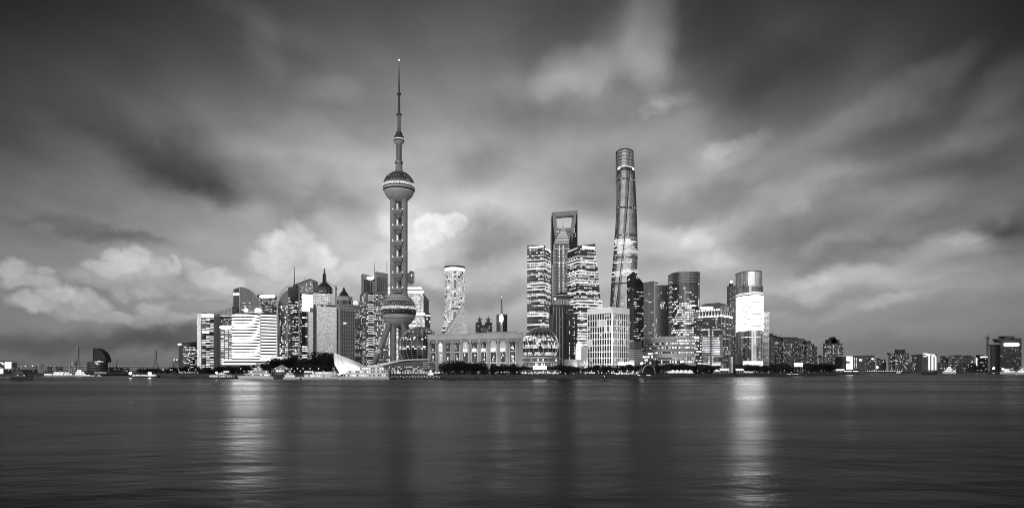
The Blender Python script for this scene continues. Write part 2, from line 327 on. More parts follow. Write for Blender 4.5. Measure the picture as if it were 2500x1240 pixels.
def text_mesh(parent, body, name, material, loc, size, rotz=0.0, ext=.1):
    cu = bpy.data.curves.new('t', 'FONT'); cu.body = body; cu.size = size; cu.extrude = ext; cu.align_x = 'CENTER'
    t = bpy.data.objects.new('t', cu); COL.objects.link(t); bpy.context.view_layer.update()
    me = bpy.data.meshes.new_from_object(t.evaluated_get(bpy.context.evaluated_depsgraph_get())); me.name = name
    bpy.data.objects.remove(t); bpy.data.curves.remove(cu); me.materials.clear(); me.materials.append(M[material])
    o = link(name, me, parent, loc); o.rotation_euler = (pi/2, 0, rotz); return o
def flood(parent, name, loc, aim, power, sx, sy, spread=120):
    """a real flood lamp: a small housing on the ground and its light"""
    MB().box(loc[0]-sx/2, loc[0]+sx/2, loc[1]-1.2, loc[1]-.4, loc[2]-.9, loc[2]+.2).build('flood_lamp_trough', 'dmetal', parent)
    d = Vector(aim)-Vector(loc); l = bpy.data.lights.new(name, 'AREA'); l.shape = 'RECTANGLE'; l.size = sx; l.size_y = sy; l.energy = power; l.spread = radians(spread); l.color = (1, 1, 1)
    o = bpy.data.objects.new(name, l); COL.objects.link(o); o.parent = parent; o.location = Vector(loc)-org(parent); o.rotation_euler = d.to_track_quat('-Z', 'Y').to_euler()
ORD = ['first', 'second', 'third', 'fourth', 'fifth', 'sixth', 'seventh', 'eighth', 'ninth', 'tenth', 'eleventh', 'twelfth', 'thirteenth', 'fourteenth', 'fifteenth', 'sixteenth', 'seventeenth', 'eighteenth', 'nineteenth', 'twentieth']

# ------------------------------------------------------------------ water and land
wm = bpy.data.materials.new('river_water'); wm.use_nodes = True; t = wm.node_tree; b = t.nodes['Principled BSDF']
b.inputs['Base Color'].default_value = (.006, .006, .006, 1); b.inputs['IOR'].default_value = 1.075
c = t.nodes.new('ShaderNodeTexCoord'); hs = None
def wnoise(sc, sx, det, rot=.04):
    mp = t.nodes.new('ShaderNodeMapping'); mp.inputs[3].default_value = (sx, 1, 1); mp.inputs[2].default_value = (0, 0, rot); t.links.new(c.outputs['Object'], mp.inputs[0])
    n = t.nodes.new('ShaderNodeTexNoise'); n.inputs['Scale'].default_value = sc; n.inputs['Detail'].default_value = det; t.links.new(mp.outputs[0], n.inputs['Vector']); return n.outputs['Fac']
for sc, sx, det, amt in ((.012, .5, 3, 1.2), (.06, .55, 3, .30), (.33, .6, 3, .060), (1.2, .7, 2, .010)):
    x = t.nodes.new('ShaderNodeMath'); x.operation = 'MULTIPLY'; x.inputs[1].default_value = amt; t.links.new(wnoise(sc, sx, det), x.inputs[0])
    if hs is None: hs = x.outputs[0]
    else:
        y = t.nodes.new('ShaderNodeMath'); y.operation = 'ADD'; t.links.new(hs, y.inputs[0]); t.links.new(x.outputs[0], y.inputs[1]); hs = y.outputs[0]
rr = t.nodes.new('ShaderNodeMapRange'); rr.inputs[1].default_value = .35; rr.inputs[2].default_value = .65; rr.inputs[3].default_value = .23; rr.inputs[4].default_value = .35
t.links.new(wnoise(.012, .35, 3, .07), rr.inputs[0]); t.links.new(rr.outputs[0], b.inputs['Roughness'])      # wind patches: smoother and choppier water
bp = t.nodes.new('ShaderNodeBump'); bp.inputs['Strength'].default_value = 1; bp.inputs['Distance'].default_value = 1.8; t.links.new(hs, bp.inputs['Height']); t.links.new(bp.outputs[0], b.inputs['Normal'])
structure(MB().quad((-30000, -300, 0), (30000, -300, 0), (30000, 40000, 0), (-30000, 40000, 0)), 'river', wm)
SHORE = [(330,775),(380,745),(450,712),(520,660),(600,600),(700,590),(820,580),(960,572),(1060,588),(1250,600),(1400,612),(1480,630),(1600,680),(1750,760),(1850,846),(1950,960),(2040,1150),(2098,1420)]
shore = [(X(p, Y), Y) for p, Y in SHORE]
def shore_y(px):
    for (a, ya), (b_, yb) in zip(SHORE, SHORE[1:]):
        if a <= px <= b_: return ya+(yb-ya)*(px-a)/(b_-a)
    return 800
def bankline(d): return [(x*(1+d/y), y+d) for x, y in shore]
far_edge = [(X(2098, 2300), 2300), (X(1900, 3600), 3600), (-X(1900, 3600), 3600), (X(330, 1500), 1500), (X(325, 900), 900)]
structure(MB().prism(bankline(9)+far_edge, -2, 4.0), 'promenade_ground', 'ground')
structure(MB().prism(bankline(2.5)+[(x, y+20) for x, y in reversed(bankline(10))], -2, 2.2), 'embankment', 'bank')
structure(MB().prism(bankline(0)+[(x, y+4) for x, y in reversed(bankline(4))], -2, .9), 'shore_apron', 'bank')
structure(MB().prism([(X(-900, 880), 880), (X(60, 900), 900), (X(200, 930), 930), (X(322, 1080), 1080), (X(322, 1490), 1490), (X(100, 5200), 5200), (X(-900, 5200), 5200)], -2, 2.5), 'north_bank_ground', 'ground')
structure(MB().prism([(X(2060, 2500), 2500), (X(2300, 2450), 2450), (X(2480, 2300), 2300), (X(3300, 1900), 1900), (X(3300, 9000), 9000), (X(2060, 9000), 9000)], -2, 2.5), 'south_bank_ground', 'ground')
structure(MB().prism([(X(320, 5600), 5600), (X(440, 5400), 5400), (X(2150, 6000), 6000), (X(2150, 16000), 16000), (X(-900, 16000), 16000), (X(-900, 5400), 5400)], -2, 3), 'far_plain', 'ground')

# ================================================================== the ball tower
def pearl_tower():
    Y = 892.0; k = Y/F; x0 = X(972.5, Y); T = thing('television_tower', 'tallest tower, three concrete columns carrying large ribbed spheres and a long needle spire', 'tower', (x0, Y+5, 4))
    z = lambda py: Z(py, Y)
    cols = [(x0-12.3*k, Y), (x0+15*k, Y), (x0-.4*k, Y+14)]
    for cx_, cy_ in cols:
        mb = MB(); r = (7.6 if cy_ < Y+5 else 4.1)*k; zs = [4]+[z(py) for py in (880, 840, 800, 760, 700, 650, 600, 550, 500, 480)]
        c = mb.lathe(cx_, cy_, [(r, a) for a in zs], 24).build('column', 'conc', T, smooth=True)
        jn = MB()
        for py in range(488, 880, 16): jn.lathe(cx_, cy_, [(r+.10, z(py)-.22), (r+.10, z(py)+.22)], 24)
        jn.build('joint_rings', 'stone', c, True)
    def band_lattice(cx, cy, cz, R, p0, p1, n, rows, name, parent, r=.2, m='metal'):
        mb = MB()
        for j in range(rows):
            a0 = p0+(p1-p0)*j/rows; a1 = p0+(p1-p0)*(j+1)/rows
            P = lambda a, t: (cx+R*sin(a)*cos(t), cy+R*sin(a)*sin(t), cz+R*cos(a))
            for i in range(n):
                t0 = 2*pi*(i+.5*(j % 2))/n; t1 = t0+pi/n; t2 = t0+2*pi/n
                mb.tube(P(a0, t0), P(a1, t1), r, r, 3); mb.tube(P(a1, t1), P(a0, t2), r, r, 3); mb.tube(P(a0, t0), P(a0, t2), r, r, 3)
        return mb.build(name, m, parent, True)
    def ballpart(cx, cy, cz, R, a0, a1, name, m, n=10):
        return MB().lathe(cx, cy, [(max(R*sin(a0+(a1-a0)*j/n), .02), cz+R*cos(a0+(a1-a0)*j/n)) for j in range(n, -1, -1)], 48).build(name, m, T, smooth=True)
    # upper sphere
    R = 38.5*k; cz = z(455); cc = (x0, Y+5)
    g = ballpart(*cc, cz, R, .30, 1.42, 'upper_sphere_glass', 'glass2'); band_lattice(*cc, cz, R+.08, .32, 1.42, 36, 6, 'glazing_ribs', g, .16)
    ballpart(*cc, cz, R+.15, .0, .30, 'upper_sphere_crown', 'conc'); ballpart(*cc, cz, R+.6, 1.43, 1.60, 'upper_viewing_ring', 'pearl', 4)
    ballpart(*cc, cz, R+.25, 1.60, 1.68, 'upper_ring_shadow_gap', 'dmetal', 2); ballpart(*cc, cz, R+.7, 1.68, 1.76, 'upper_outer_ring', 'offw', 2)
    ballpart(*cc, cz, R-.1, 1.76, 1.86, 'upper_lower_gap', 'dmetal', 2); ballpart(*cc, cz, R-.2, 1.86, 3.1, 'upper_sphere_bowl', 'pale')
    lm = MB(); rr = random.Random(3)
    for i in range(60):
        a = rr.choice([.72, .74, 1.0, 1.3]); t = pi+pi*rr.random(); q = R+.25
        if a < .8 and not 1.15*pi < t < 1.6*pi: continue
        u = Vector((cc[0]+q*sin(a)*cos(t), cc[1]+q*sin(a)*sin(t), cz+q*cos(a))); lm.ball(u, .45, 5, 3)
    lm.build('upper_sphere_lights', 'pearl', T, True)
    # lower sphere
    R = 42*k; cz = z(757)
    ballpart(*cc, cz, R, .0, 1.02, 'lower_sphere_dome', 'pale', 14); g = ballpart(*cc, cz, R-.3, 1.02, 1.38, 'lower_upper_glass', 'glass'); band_lattice(*cc, cz, R+.05, 1.02, 1.38, 40, 2, 'glazing_ribs', g, .2, 'offw')
    ballpart(*cc, cz, R+.5, 1.38, 1.54, 'lower_viewing_ring', 'pearl', 3); g = ballpart(*cc, cz, R-.3, 1.54, 1.86, 'lower_lower_glass', 'glass'); band_lattice(*cc, cz, R+.05, 1.54, 1.86, 44, 2, 'glazing_ribs', g, .2, 'metal')
    ballpart(*cc, cz, R+.1, 1.86, 3.1, 'lower_sphere_bowl', 'pale', 14)
    for a, n in ((.86, 44), (2.10, 44)):
        for i in range(n):
            t = pi+pi*(i+.5)/n*1.0; q = R+.12; e = .62
            P = lambda da, dt: (cc[0]+q*sin(a+da)*cos(t+dt), cc[1]+q*sin(a+da)*sin(t+dt), cz+q*cos(a+da))
            MB().quad(P(-.026, -.02), P(-.026, .02), P(.026, .02), P(.026, -.02)).build('porthole', 'dmetal', T)
    lm = MB()
    for i in range(36):
        a = rr.uniform(1.05, 1.84); t = pi+pi*rr.random(); q = R+.2; lm.ball((cc[0]+q*sin(a)*cos(t), cc[1]+q*sin(a)*sin(t), cz+q*cos(a)), .4, 5, 3)
    lm.build('lower_sphere_lights', 'pearl', T, True)
    # platforms hung between the columns
    for i, py in enumerate((521, 559, 597, 636, 674, 711)):
        zt = z(py-6); w = 11*k
        d = MB().box(x0-w, x0+w, Y-6.4, Y+9, z(py+4), zt).build('platform', 'stone', T)
        MB().box(x0-w-.15, x0+w+.15, Y-6.6, Y+9.1, z(py+1.2), z(py-1.8)).build('window_band', 'dmetal', d)
        MB().box(x0-w-.5, x0+w+.5, Y-6.8, Y+9.3, zt, zt+.7).build('rail', 'metal', d)
        if i < 5: MB().lathe(x0, Y+1.5, [(1.2, z(py+15)), (3.2, z(py+12.5)), (4.8, z(py+9)), (6.0, z(py+4))], 20).build('hanging_bowl', 'conc', d, smooth=True)
        for s_ in (-1, 1): MB().ball((x0+s_*w*1.05, Y-6.9, zt+1.1), .55, 6, 4).build('platform_light', 'sign', d)
    # inclined legs, with the ball joint and brace of the one on the left
    def leg(a, b, r): return MB().tube(a, b, r, r, 20).build('inclined_leg', 'conc', T, smooth=True)
    a1 = PT(952, 792, Y-3); b1 = (X(902, Y-22), Y-22, 4); leg(a1, b1, 3.8)
    j = Vector(a1)+(Vector(b1)-Vector(a1))*.56; MB().ball(j, 5.0, 14, 9).build('leg_joint_ball', 'offw', T, smooth=True)
    MB().tube(j, (cols[0][0]-3, Y-4, z(874)), 1.9, 1.9, 10).build('brace', 'conc', T)
    leg(PT(984, 790, Y-8), (X(1010, Y-62), Y-62, 4), 4.2); leg((x0+12*k, Y+16, z(790)), (x0+30, Y+70, 4), 4.0)
    for dx in (-10, 10): MB().tube((x0+dx, Y-3, 4), (x0+dx, Y-3, 9), 9, 8, 20).build('column_footing', 'stone', T)
    # shafts, rings and needle
    def shaft(y0, y1, r0, r1, name, m='conc', n=20): return MB().tube((x0, Y+5, z(y0)), (x0, Y+5, z(y1)), r0*k, r1*k, n).build(name, m, T, smooth=False)
    shaft(419, 396, 9, 7.6, 'shaft', 'conc'); shaft(397, 392.5, 9.6, 9.6, 'collar', 'metal')
    s1 = shaft(393, 349, 7.0, 6.8, 'ribbed_shaft', 'dmetal')
    def ribs(y0, y1, r, n, m, parent):
        mb = MB(); zz = [z(y0+(y1-y0)*i/m) for i in range(m+1)]
        for i in range(n):
            t = 2*pi*i/n; mb.tube((x0+r*cos(t), Y+5+r*sin(t), zz[0]), (x0+r*cos(t), Y+5+r*sin(t), zz[-1]), .22, .22, 3)
            for j in range(m):
                t2 = t+2*pi/n; mb.tube((x0+r*cos(t), Y+5+r*sin(t), zz[j]), (x0+r*cos(t2), Y+5+r*sin(t2), zz[j+1]), .2, .2, 3)
        mb.build('rib_lattice', 'offw', parent, True)
    ribs(393, 349, 7.2*k, 12, 8, s1)
    c3 = (x0, Y+5); r3 = 13.6*k; zc = z(338.5)
    ballpart(*c3, zc, r3, .1, 1.5, 'top_sphere_glass', 'glass2'); ballpart(*c3, zc, r3+.15, 1.5, 1.68, 'top_sphere_band', 'pearl', 3); ballpart(*c3, zc, r3, 1.68, 1.95, 'top_sphere_dark_band', 'dmetal', 3); ballpart(*c3, zc, r3, 1.95, 3.1, 'top_sphere_bowl', 'pale')
    shaft(328, 321, 9, 7.5, 'collar', 'dmetal'); s2 = shaft(322, 278, 5.2, 4.4, 'ribbed_shaft', 'dmetal'); ribs(322, 279, 5.0*k, 10, 8, s2)
    shaft(279, 275.5, 6.6, 6.6, 'collar', 'dmetal'); shaft(276, 227, 3.1, 2.5, 'mast_lower', 'dmetal', 10); shaft(228, 224.5, 5, 5, 'collar', 'dmetal'); shaft(225, 196, 2.2, 1.9, 'mast_middle', 'dmetal', 8)
    shaft(197, 170, 1.7, 1.3, 'mast_upper', 'dmetal', 8); shaft(171, 145, 1.2, .55, 'needle', 'dmetal', 6); MB().ball((x0, Y+5, z(143)), .8, 8, 5).build('beacon', 'sign', T)
pearl_tower()

# ================================================================== twisted supertall
def twisted_tower():
    Y = 1685.0; k = Y/F; z = lambda py: Z(py, Y); cyy = Y+36*k
    lev = [(905, 38, 1531), (800, 35, 1531), (750, 33, 1530), (680, 31.5, 1531.5), (600, 28.8, 1533.5), (530, 26.4, 1534), (430, 24.0, 1532.5), (357, 21.6, 1531.5)]
    def at(py):
        for (a, ra, ca), (b_, rb, cb) in zip(lev, lev[1:]):
            if b_ <= py <= a: t = (a-py)/(a-b_); return ra+(rb-ra)*t, ca+(cb-ca)*t
        return lev[-1][1:]
    def ring(py, off=0, n=54):
        r, c = at(py); tw = (905-py)/548*2.1+.35; out = []
        for i in range(n):
            t = pi+2*pi*i/n; u = t-tw
            rad = 1+.085*cos(3*u); d = abs(((u+.3) % (2*pi))-pi)
            if d < .22: rad -= .10*(1-d/.22)          # the groove that winds up the skin
            out.append((X(c, Y)+(r*k*rad*.985+off)*cos(t), cyy+(r*k*rad+off)*sin(t)))
        return out
    pys = [905-(905-358)*j/62 for j in range(63)]
    T = Bld('twisted_skyscraper', 'tallest glass skyscraper, rounded and twisting, with a cut open lit crown', [(z(p) if p < 904 else 4, ring(p)) for p in pys], 'silver2', body='outer_skin', smooth=True)
    front = range(0, 27)
    # crown: tiers of upright slats between rings
    for y0, y1 in ((366, 360.5), (374, 368), (382.5, 376.5), (391, 385), (398.5, 393)):
        lo, hi = ring(y0, .35, 108), ring(y1, .35, 108)
        for i in range(3, 52, 2): MB().quad((*lo[i], z(y0)), (*lo[i+1], z(y0)), (*hi[i+1], z(y1)), (*hi[i], z(y1))).build('crown_slat', 'offw', T.root)
    for py in (400, 392, 384, 375.5, 367, 359.5): MB().prism(ring(py, .4), z(py+.5), z(py-.5)).build('crown_ring', 'dmetal', T.root)
    MB().prism(ring(359, .3), z(358.6), z(357.2)).build('crown_rim', 'dmetal', T.root)
    T.band(range(4, 24), z(407), z(401), 'band', .5, 'crown_light'); T.band(range(8, 20), z(411), z(403), 'dmetal', 1.2, 'crown_opening')
    for dth, mt, rr_ in ((0, 'dmetal', 1.3), (.13, 'offw', .35), (-.13, 'offw', .35)):      # the seam that winds up the skin, and its bright edges
        m = MB(); last = None
        for j in range(46):
            py = 900-j*11.0; r, c = at(py); th = (905-py)/548*2.1+.35+pi-.3+dth; rad = r*k*(1+.085*cos(3*(th-(905-py)/548*2.1-.35))-(.09 if dth == 0 else .03))+.3
            p = (X(c, Y)+rad*cos(th), cyy+rad*sin(th), z(py))
            if last: m.tube(last, p, rr_, rr_, 5)
            last = p
        m.build('winding_seam', mt, T.root)
    R = random.Random(11); n = 104
    for j in range(n):
        py = 900-(900-412)*j/n; za, zb = z(py), z(py-1.6)
        MB().prism(ring(py, .28), za, za+.9).build('floor_ring', 'glass2' if py < 572 else 'metal', T.root)
    belts = (433, 503, 571, 626, 690, 760)
    for b_ in belts: MB().prism(ring(b_, .5), z(b_+1.8), z(b_-1.8)).build('zone_belt', 'dmetal', T.root)
    for j in range(n):
        py = 900-(900-418)*(j+.5)/n
        if any(abs(py-b_) < 3 for b_ in belts): continue
        if 575 < py < 690 and R.random() < .40 or py >= 690 and R.random() < .10:
            a = R.randrange(1, 9); T.band(range(a, R.randrange(16, 26)), z(py+1.1), z(py-1.0), R.choice(['band2', 'band', 'litw']), .35); continue
        if 575 < py < 690: p, key = .22, 'lits'
        elif py >= 690: p, key = .16, 'lits'
        else: p, key = .0, 'lits'
        q = ring(py)
        for f in front:
            if R.random() < p: T.pane(f, .05, .95, z(py+1.3), z(py-1.0), key if R.random() < .85 else 'litw', .3)
        if py < 572:      # upper zones: the lit inner drum shows through the skin in tall curved wedges
            for f in front:
                u = (f/26.0+(py-420)/900.0) % .5
                if .10 < u < .30 and 3 < f < 24: T.pane(f, .1, .75, z(py+1.2), z(py-.6), 'dimglow', .3)
    for b_ in belts:
        for f in front:
            if R.random() < .35: T.pane(f, .35, .65, z(b_+.9), z(b_-.9), 'litb', .8)
    T.done()
twisted_tower()

# ================================================================== bottle-opener tower and the tiered tower before it
def opener_tower():
    Y = 1832.0; dep = 58
    T = thing('portal_skyscraper', 'grey skyscraper pierced by a trapezoid opening at its flat top', 'building', (X(1378, Y), Y+29, 4))
    E = lambda pts, y, d: extrude_px(pts, y, d)
    E([(1347, 908), (1410, 908), (1410, 560), (1347, 560)], Y+4, dep).build('shaft', 'void', T)  # dark shaft and side walls: shade of the angled flanks put into the colour
    E([(1347, 560), (1361, 560), (1357, 527), (1357, 519), (1347, 519.5)], Y+4, dep-20).build('side_wall', 'void', T)
    E([(1395, 560), (1410, 560), (1410, 514.5), (1400, 515), (1400, 523)], Y+4, dep-20).build('side_wall', 'void', T)
    E([(1347, 527), (1410, 523), (1410, 513.5), (1347, 518.5)], Y+3, dep-24).build('sky_bridge', 'glass2', T)
    # the pale wedge-shaped front face around the opening
    E([(1349, 518.2), (1357, 529.5), (1361.5, 557), (1356.5, 592), (1350, 545)], Y, 3).build('front_jamb', 'stone', T)
    E([(1400.5, 524.5), (1408, 513.8), (1406, 540), (1396, 592), (1394.5, 556)], Y, 3).build('front_jamb', 'stone', T)
    E([(1349, 518.2), (1408, 513.8), (1400.5, 524.5), (1357, 529.5)], Y, 3).build('front_lintel', 'stone', T)
    E([(1361.5, 557), (1394.5, 556), (1393, 575), (1384, 620), (1368, 620), (1359, 575)], Y, 3).build('front_apron', 'stone', T)
    E([(1357.5, 533.5), (1400, 528.5), (1400.5, 524.8), (1357, 529.7)], Y-.6, 3).build('opening_soffit', 'dmetal', T)
    for x0, x1 in ((1359, 1365), (1366, 1368), (1384, 1387), (1388, 1394)): E([(x0, 567), (x1, 567), (x1, 564), (x0, 564)], Y-.5, 1).build('deck_window', 'lits' if x0 < 1365 else 'glass', T)
    for py in range(570, 906, 7): E([(1347.2, py+.8), (1409.8, py+.8), (1409.8, py), (1347.2, py)], Y+3.6, 2).build('floor_line', 'dmetal', T)
    for p in ((1403, 560), (1405, 571), (1404, 577), (1402, 566)): MB().ball(PT(*p, Y-1), .9, 6, 4).build('facade_light', 'sign', T)
opener_tower()
def tiered_tower():
    Y = 1736.0
    T = thing('tiered_skyscraper', 'slender pagoda-like skyscraper with stepped tiers and needle, before the pierced tower', 'building', (X(1371, Y), Y+20, 4))
    tiers = [(905, 1350.5, 1391), (640, 1352, 1390), (606, 1353.5, 1389), (592, 1356, 1388.5), (584, 1360, 1387), (577, 1363.5, 1385), (571, 1366.5, 1383.5), (566, 1369, 1381.5), (561.5, 1371.5, 1380)]
    tops = [640, 606, 592, 584, 577, 571, 566, 561.5, 555]
    for (b_, l, r), t in zip(tiers, tops):
        w = X(r, Y)-X(l, Y); q = [(X(l, Y), Y+20-w/2), (X(r, Y), Y+20-w/2), (X(r, Y), Y+20+w/2), (X(l, Y), Y+20+w/2)]
        p = MB().prism(q, 4 if b_ > 900 else Z(b_, Y), Z(t, Y)).build('tier', 'glass' if t > 590 else 'metal', T)
        MB().prism(offset(q, .5), Z(t, Y)-1, Z(t, Y)+.8).build('tier_cornice', 'metal', p)
        n = 9
        for i in range(n+1):
            x = q[0][0]+w*i/n; MB().box(x-.3, x+.3, q[0][1]-.5, q[0][1]+.2, 4 if b_ > 900 else Z(b_, Y), Z(t, Y)).build('fin', 'metal' if i % 3 else 'offw', p)
        ln = MB(); ln.box(q[0][0]+.4, q[1][0]-.4, q[0][1]-.7, q[0][1]-.3, Z(t, Y)-2.6, Z(t, Y)-1.4); ln.build('tier_light', 'lits' if t > 590 else 'band2', p)
    wf = Y+20-(X(1391, Y)-X(1350.5, Y))/2-1.2; R = random.Random(5)
    for px, w in ((1365, 1.0), (1374.5, 1.0), (1354, .6), (1388, .6)):
        m = MB()
        for j in range(26):
            y0 = 600+j*8; m.box(X(px-w, Y), X(px+w, Y), wf-.3, wf+.2, Z(y0+(6 if w > .8 else 3), Y), Z(y0, Y))
        m.build('light_strip', 'band2' if w > .8 else 'lits', T, True)
    m = MB()
    for j in range(46):
        for i in range(3):
            if R.random() < .3: px = 1377+i*2.6; m.box(X(px, Y), X(px+2, Y), wf-.2, wf+.2, Z(606+j*4.5+2, Y), Z(606+j*4.5, Y))
    m.build('lit_window_panes', 'lits', T, True)
    MB().tube((X(1376, Y), Y+20, Z(556, Y)), (X(1376, Y), Y+20, Z(552, Y)), 3.4, 1.6, 8).build('spire_base', 'metal', T)
    MB().tube((X(1376, Y), Y+20, Z(552, Y)), (X(1376, Y), Y+20, Z(534, Y)), .9, .35, 6).build('spire', 'metal', T)
tiered_tower()

# ================================================================== pair of banded towers
def banded(label, keysf, Y, top, rows, seed):
    T = Bld('banded_tower', label, keysf, 'glass', 'pair of office towers with bright floor bands'); R = random.Random(seed); zt = Z(top, Y); h = (zt-4)/rows
    for j in range(rows):
        z = 4+h*j; u = R.random()
        MB().prism(T.poly(z, .4), z, z+h*.16).build('floor_slab', 'metal', T.root)
        if u < .66: T.band((0, 1), z+h*.2, z+h*(.46 if u < .3 else .60), R.choice(['band2', 'lits', 'litw']) if u > .24 else 'band', .35)
        for f, nb in ((0, 8), (1, 14)):
            on = False
            for i in range(nb):
                if R.random() < .5: on = R.random() < .6
                if on: T.pane(f, (i+.12)/nb, (i+.88)/nb, z+h*.60, z+h*.94, 'litw' if R.random() < .6 else 'lits', .36)
    return T
q0 = box3(1287, 1329, 1345, 1155, 18)
T = banded('straight banded office tower left of the pierced skyscraper, its roof cut in facets', [(4, q0), (Z(607, 1155), q0)], 1155, 607, 42, 1)
zt = Z(607, 1155); c = q0
MB().hexa([(*p, zt) for p in c], [(*p, Z(y_, 1155)) for p, y_ in zip(c, (595, 599, 606.5, 600))]).build('slanted_crown', 'glass2', T.root)
T.band((0,), Z(604, 1155), Z(600, 1155), 'band', .4, 'crown_light', .1, .95); T.band((1,), Z(606.5, 1155), Z(603.5, 1155), 'band', .4, 'crown_light', .1, .95); T.done()
Y = 1184
q = [box3(1386, 1410, r, Y, 62) for r in (1474, 1470.5, 1465.5, 1459, 1453.5)]; zz = [4, Z(730, Y), Z(725, Y), Z(650, Y), Z(606, Y)]
T = banded('flaring banded office tower right of the pierced skyscraper, wider towards its foot', list(zip(zz, q)), Y, 606, 42, 2)
MB().hexa([(*p, zz[-1]) for p in q[-1]], [(*p, Z(y_, Y)) for p, y_ in zip(q[-1], (607, 600, 591, 598))]).build('slanted_crown', 'glass2', T.root)
T.band((1,), Z(606, Y), Z(599, Y), 'band', .4, 'crown_light', .25, .97); T.band((0,), Z(607, Y), Z(604, Y), 'band2', .4, 'crown_light'); T.done()

# ================================================================== white grid block
Y = 780; q = box3(1435, 1494, 1535, Y, 38); zt = Z(749, Y)
T = Bld('grid_office_block', 'white block with a grid of deep dark windows and plain parapet', [(4, q), (zt-1, q)], 'void')
zp = Z(763.5, Y); MB().prism(offset(q, .7), zp, zt).build('parapet', 'white', T.root)
rows = 9; h = (zp-8)/rows
for j in range(rows): z = 8+h*j; MB().prism(offset(q, .7), z-.55, z+.55).build('floor_slab', 'white', T.root)
T.piers((0,), 10, .95, .72, 'white', 4, zp); T.piers((1,), 9, .85, .72, 'white', 4, zp)
MB().tube((*q[1], 4), (*q[1], zp), 1.5, 1.5, 4).build('corner_pier', 'white', T.root)
R = random.Random(21); shared = {}
for f, nb in ((0, 10), (1, 9)):
    a, b_ = q[f], q[f+1]; e = Vector((b_[0]-a[0], b_[1]-a[1])); w = e.length/nb; e.normalize(); nn = Vector((e.y, -e.x))
    for j in range(rows):
        for i in range(nb):
            c = Vector(a)+e*(w*(i+.5)); kk = 'void' if R.random() > (.16 if j in (4, 6, 7) else .03) else 'lits'
            if (f, kk) not in shared:
                o = MB().hexa([(*(e*-.3*w+nn*.1), 0), (*(e*.3*w+nn*.1), 0), (*(e*.3*w), 0), (*(e*-.3*w), 0)], [(*(e*-.3*w+nn*.1), h*.82), (*(e*.3*w+nn*.1), h*.82), (*(e*.3*w), h*.82), (*(e*-.3*w), h*.82)])
                me = bpy.data.meshes.new('window'); me.from_pydata(o.v, [], o.f); me.materials.append(M[kk]); shared[(f, kk)] = me
            link('window', shared[(f, kk)], T.root, (c.x, c.y, 8+h*j+h*.09))
            if kk == 'void' and R.random() < .12: T.pane(f, (i+.28)/nb, (i+.72)/nb, 8+h*j+h*.5, 8+h*j+h*.82, 'lits', .2)
T.done()
flood(T.root, 'flood_lamp', (q[1][0]-14, Y-62, 5), (q[1][0], Y+5, 50), 62000, 70, 3)

# ================================================================== dark tower with the round lantern top
Y = 850; q = box3(1341.5, 1349, 1400, Y+6, 80)
T = Bld('lantern_tower', 'dark stepped brick tower with a round lantern and flat dome on top', [(4, q), (Z(743, Y), q)], 'brick')
qq = box3(1380, 1383, 1409.5, Y-4, 80); MB().prism(qq, 4, Z(765, Y)).build('front_wing', 'brick', T.root)
qw = box3(1340.5, 1344, 1352, Y, 70); MB().prism(qw, 4, Z(768, Y)).build('side_wing', 'dstone', T.root)
for i in range(8):
    a, b_ = q[1], q[2]; t = (.04+.072*i); x = a[0]+(b_[0]-a[0])*t; y = a[1]+(b_[1]-a[1])*t; MB().box(x-.45, x+.45, y-.6, y+.2, 4, Z(748, Y)).build('pilaster', 'stone' if i % 2 == 0 else 'dstone', T.root)
T.wins((1,), 34, 14, .10, ('lits', 'litw'), 8, Z(748, Y), .5, .4, dark='void')
W2 = MB(); W3 = MB(); R = random.Random(4); a, b_ = qq[1], qq[2]
for j in range(33):
    for i in range(9):
        t = (i+.5)/9; x = a[0]+(b_[0]-a[0])*t; y = a[1]+(b_[1]-a[1])*t-.15; z = 8+(Z(770, Y)-8)*j/33
        lit_ = R.random() < (.5 if i in (2, 6) else .03)
        (W2 if lit_ else W3).quad((x-.55, y, z), (x+.55, y, z), (x+.55, y, z+1.2), (x-.55, y, z+1.2))
W2.build('lit_window_panes', 'litw', T.root, True); W3.build('dark_window_panes', 'void', T.root, True)
for z in (Z(743, Y), Z(752, Y), Z(765.5, Y)): MB().prism(offset(q if z > Z(760, Y) else qq, .6), z-.6, z+.5).build('cornice', 'dstone', T.root)
cx_, cy_ = X(1374, Y), Y+14; kk = Y/F; z = lambda p: Z(p, Y)
MB().lathe(cx_, cy_, [(15.5*kk, z(743)), (15.5*kk, z(722))], 28).build('lantern_drum', 'dmetal', T.root)
for i in range(26): t = 2*pi*i/26; MB().tube((cx_+17*kk*cos(t), cy_+17*kk*sin(t), z(743)), (cx_+17*kk*cos(t), cy_+17*kk*sin(t), z(729)), .75, .75, 6).build('lantern_column', 'pale', T.root)
MB().lathe(cx_, cy_, [(17*kk, z(730)), (19.5*kk, z(726)), (22.5*kk, z(721.5)), (22.5*kk, z(720.5))], 32).build('flared_rim', 'dstone', T.root)
MB().lathe(cx_, cy_, [(23*kk, z(721)), (23*kk, z(719.6))], 32).build('rim_edge', 'offw', T.root)
MB().lathe(cx_, cy_, [(17*kk, z(720)), (15*kk, z(716)), (9*kk, z(712)), (.5, z(710))], 28).build('dome', 'roof', T.root, smooth=True)
MB().ball(PT(1355, 729, Y-2), 1.5, 8, 5).build('corner_lamp', 'sign', T.root); T.done()

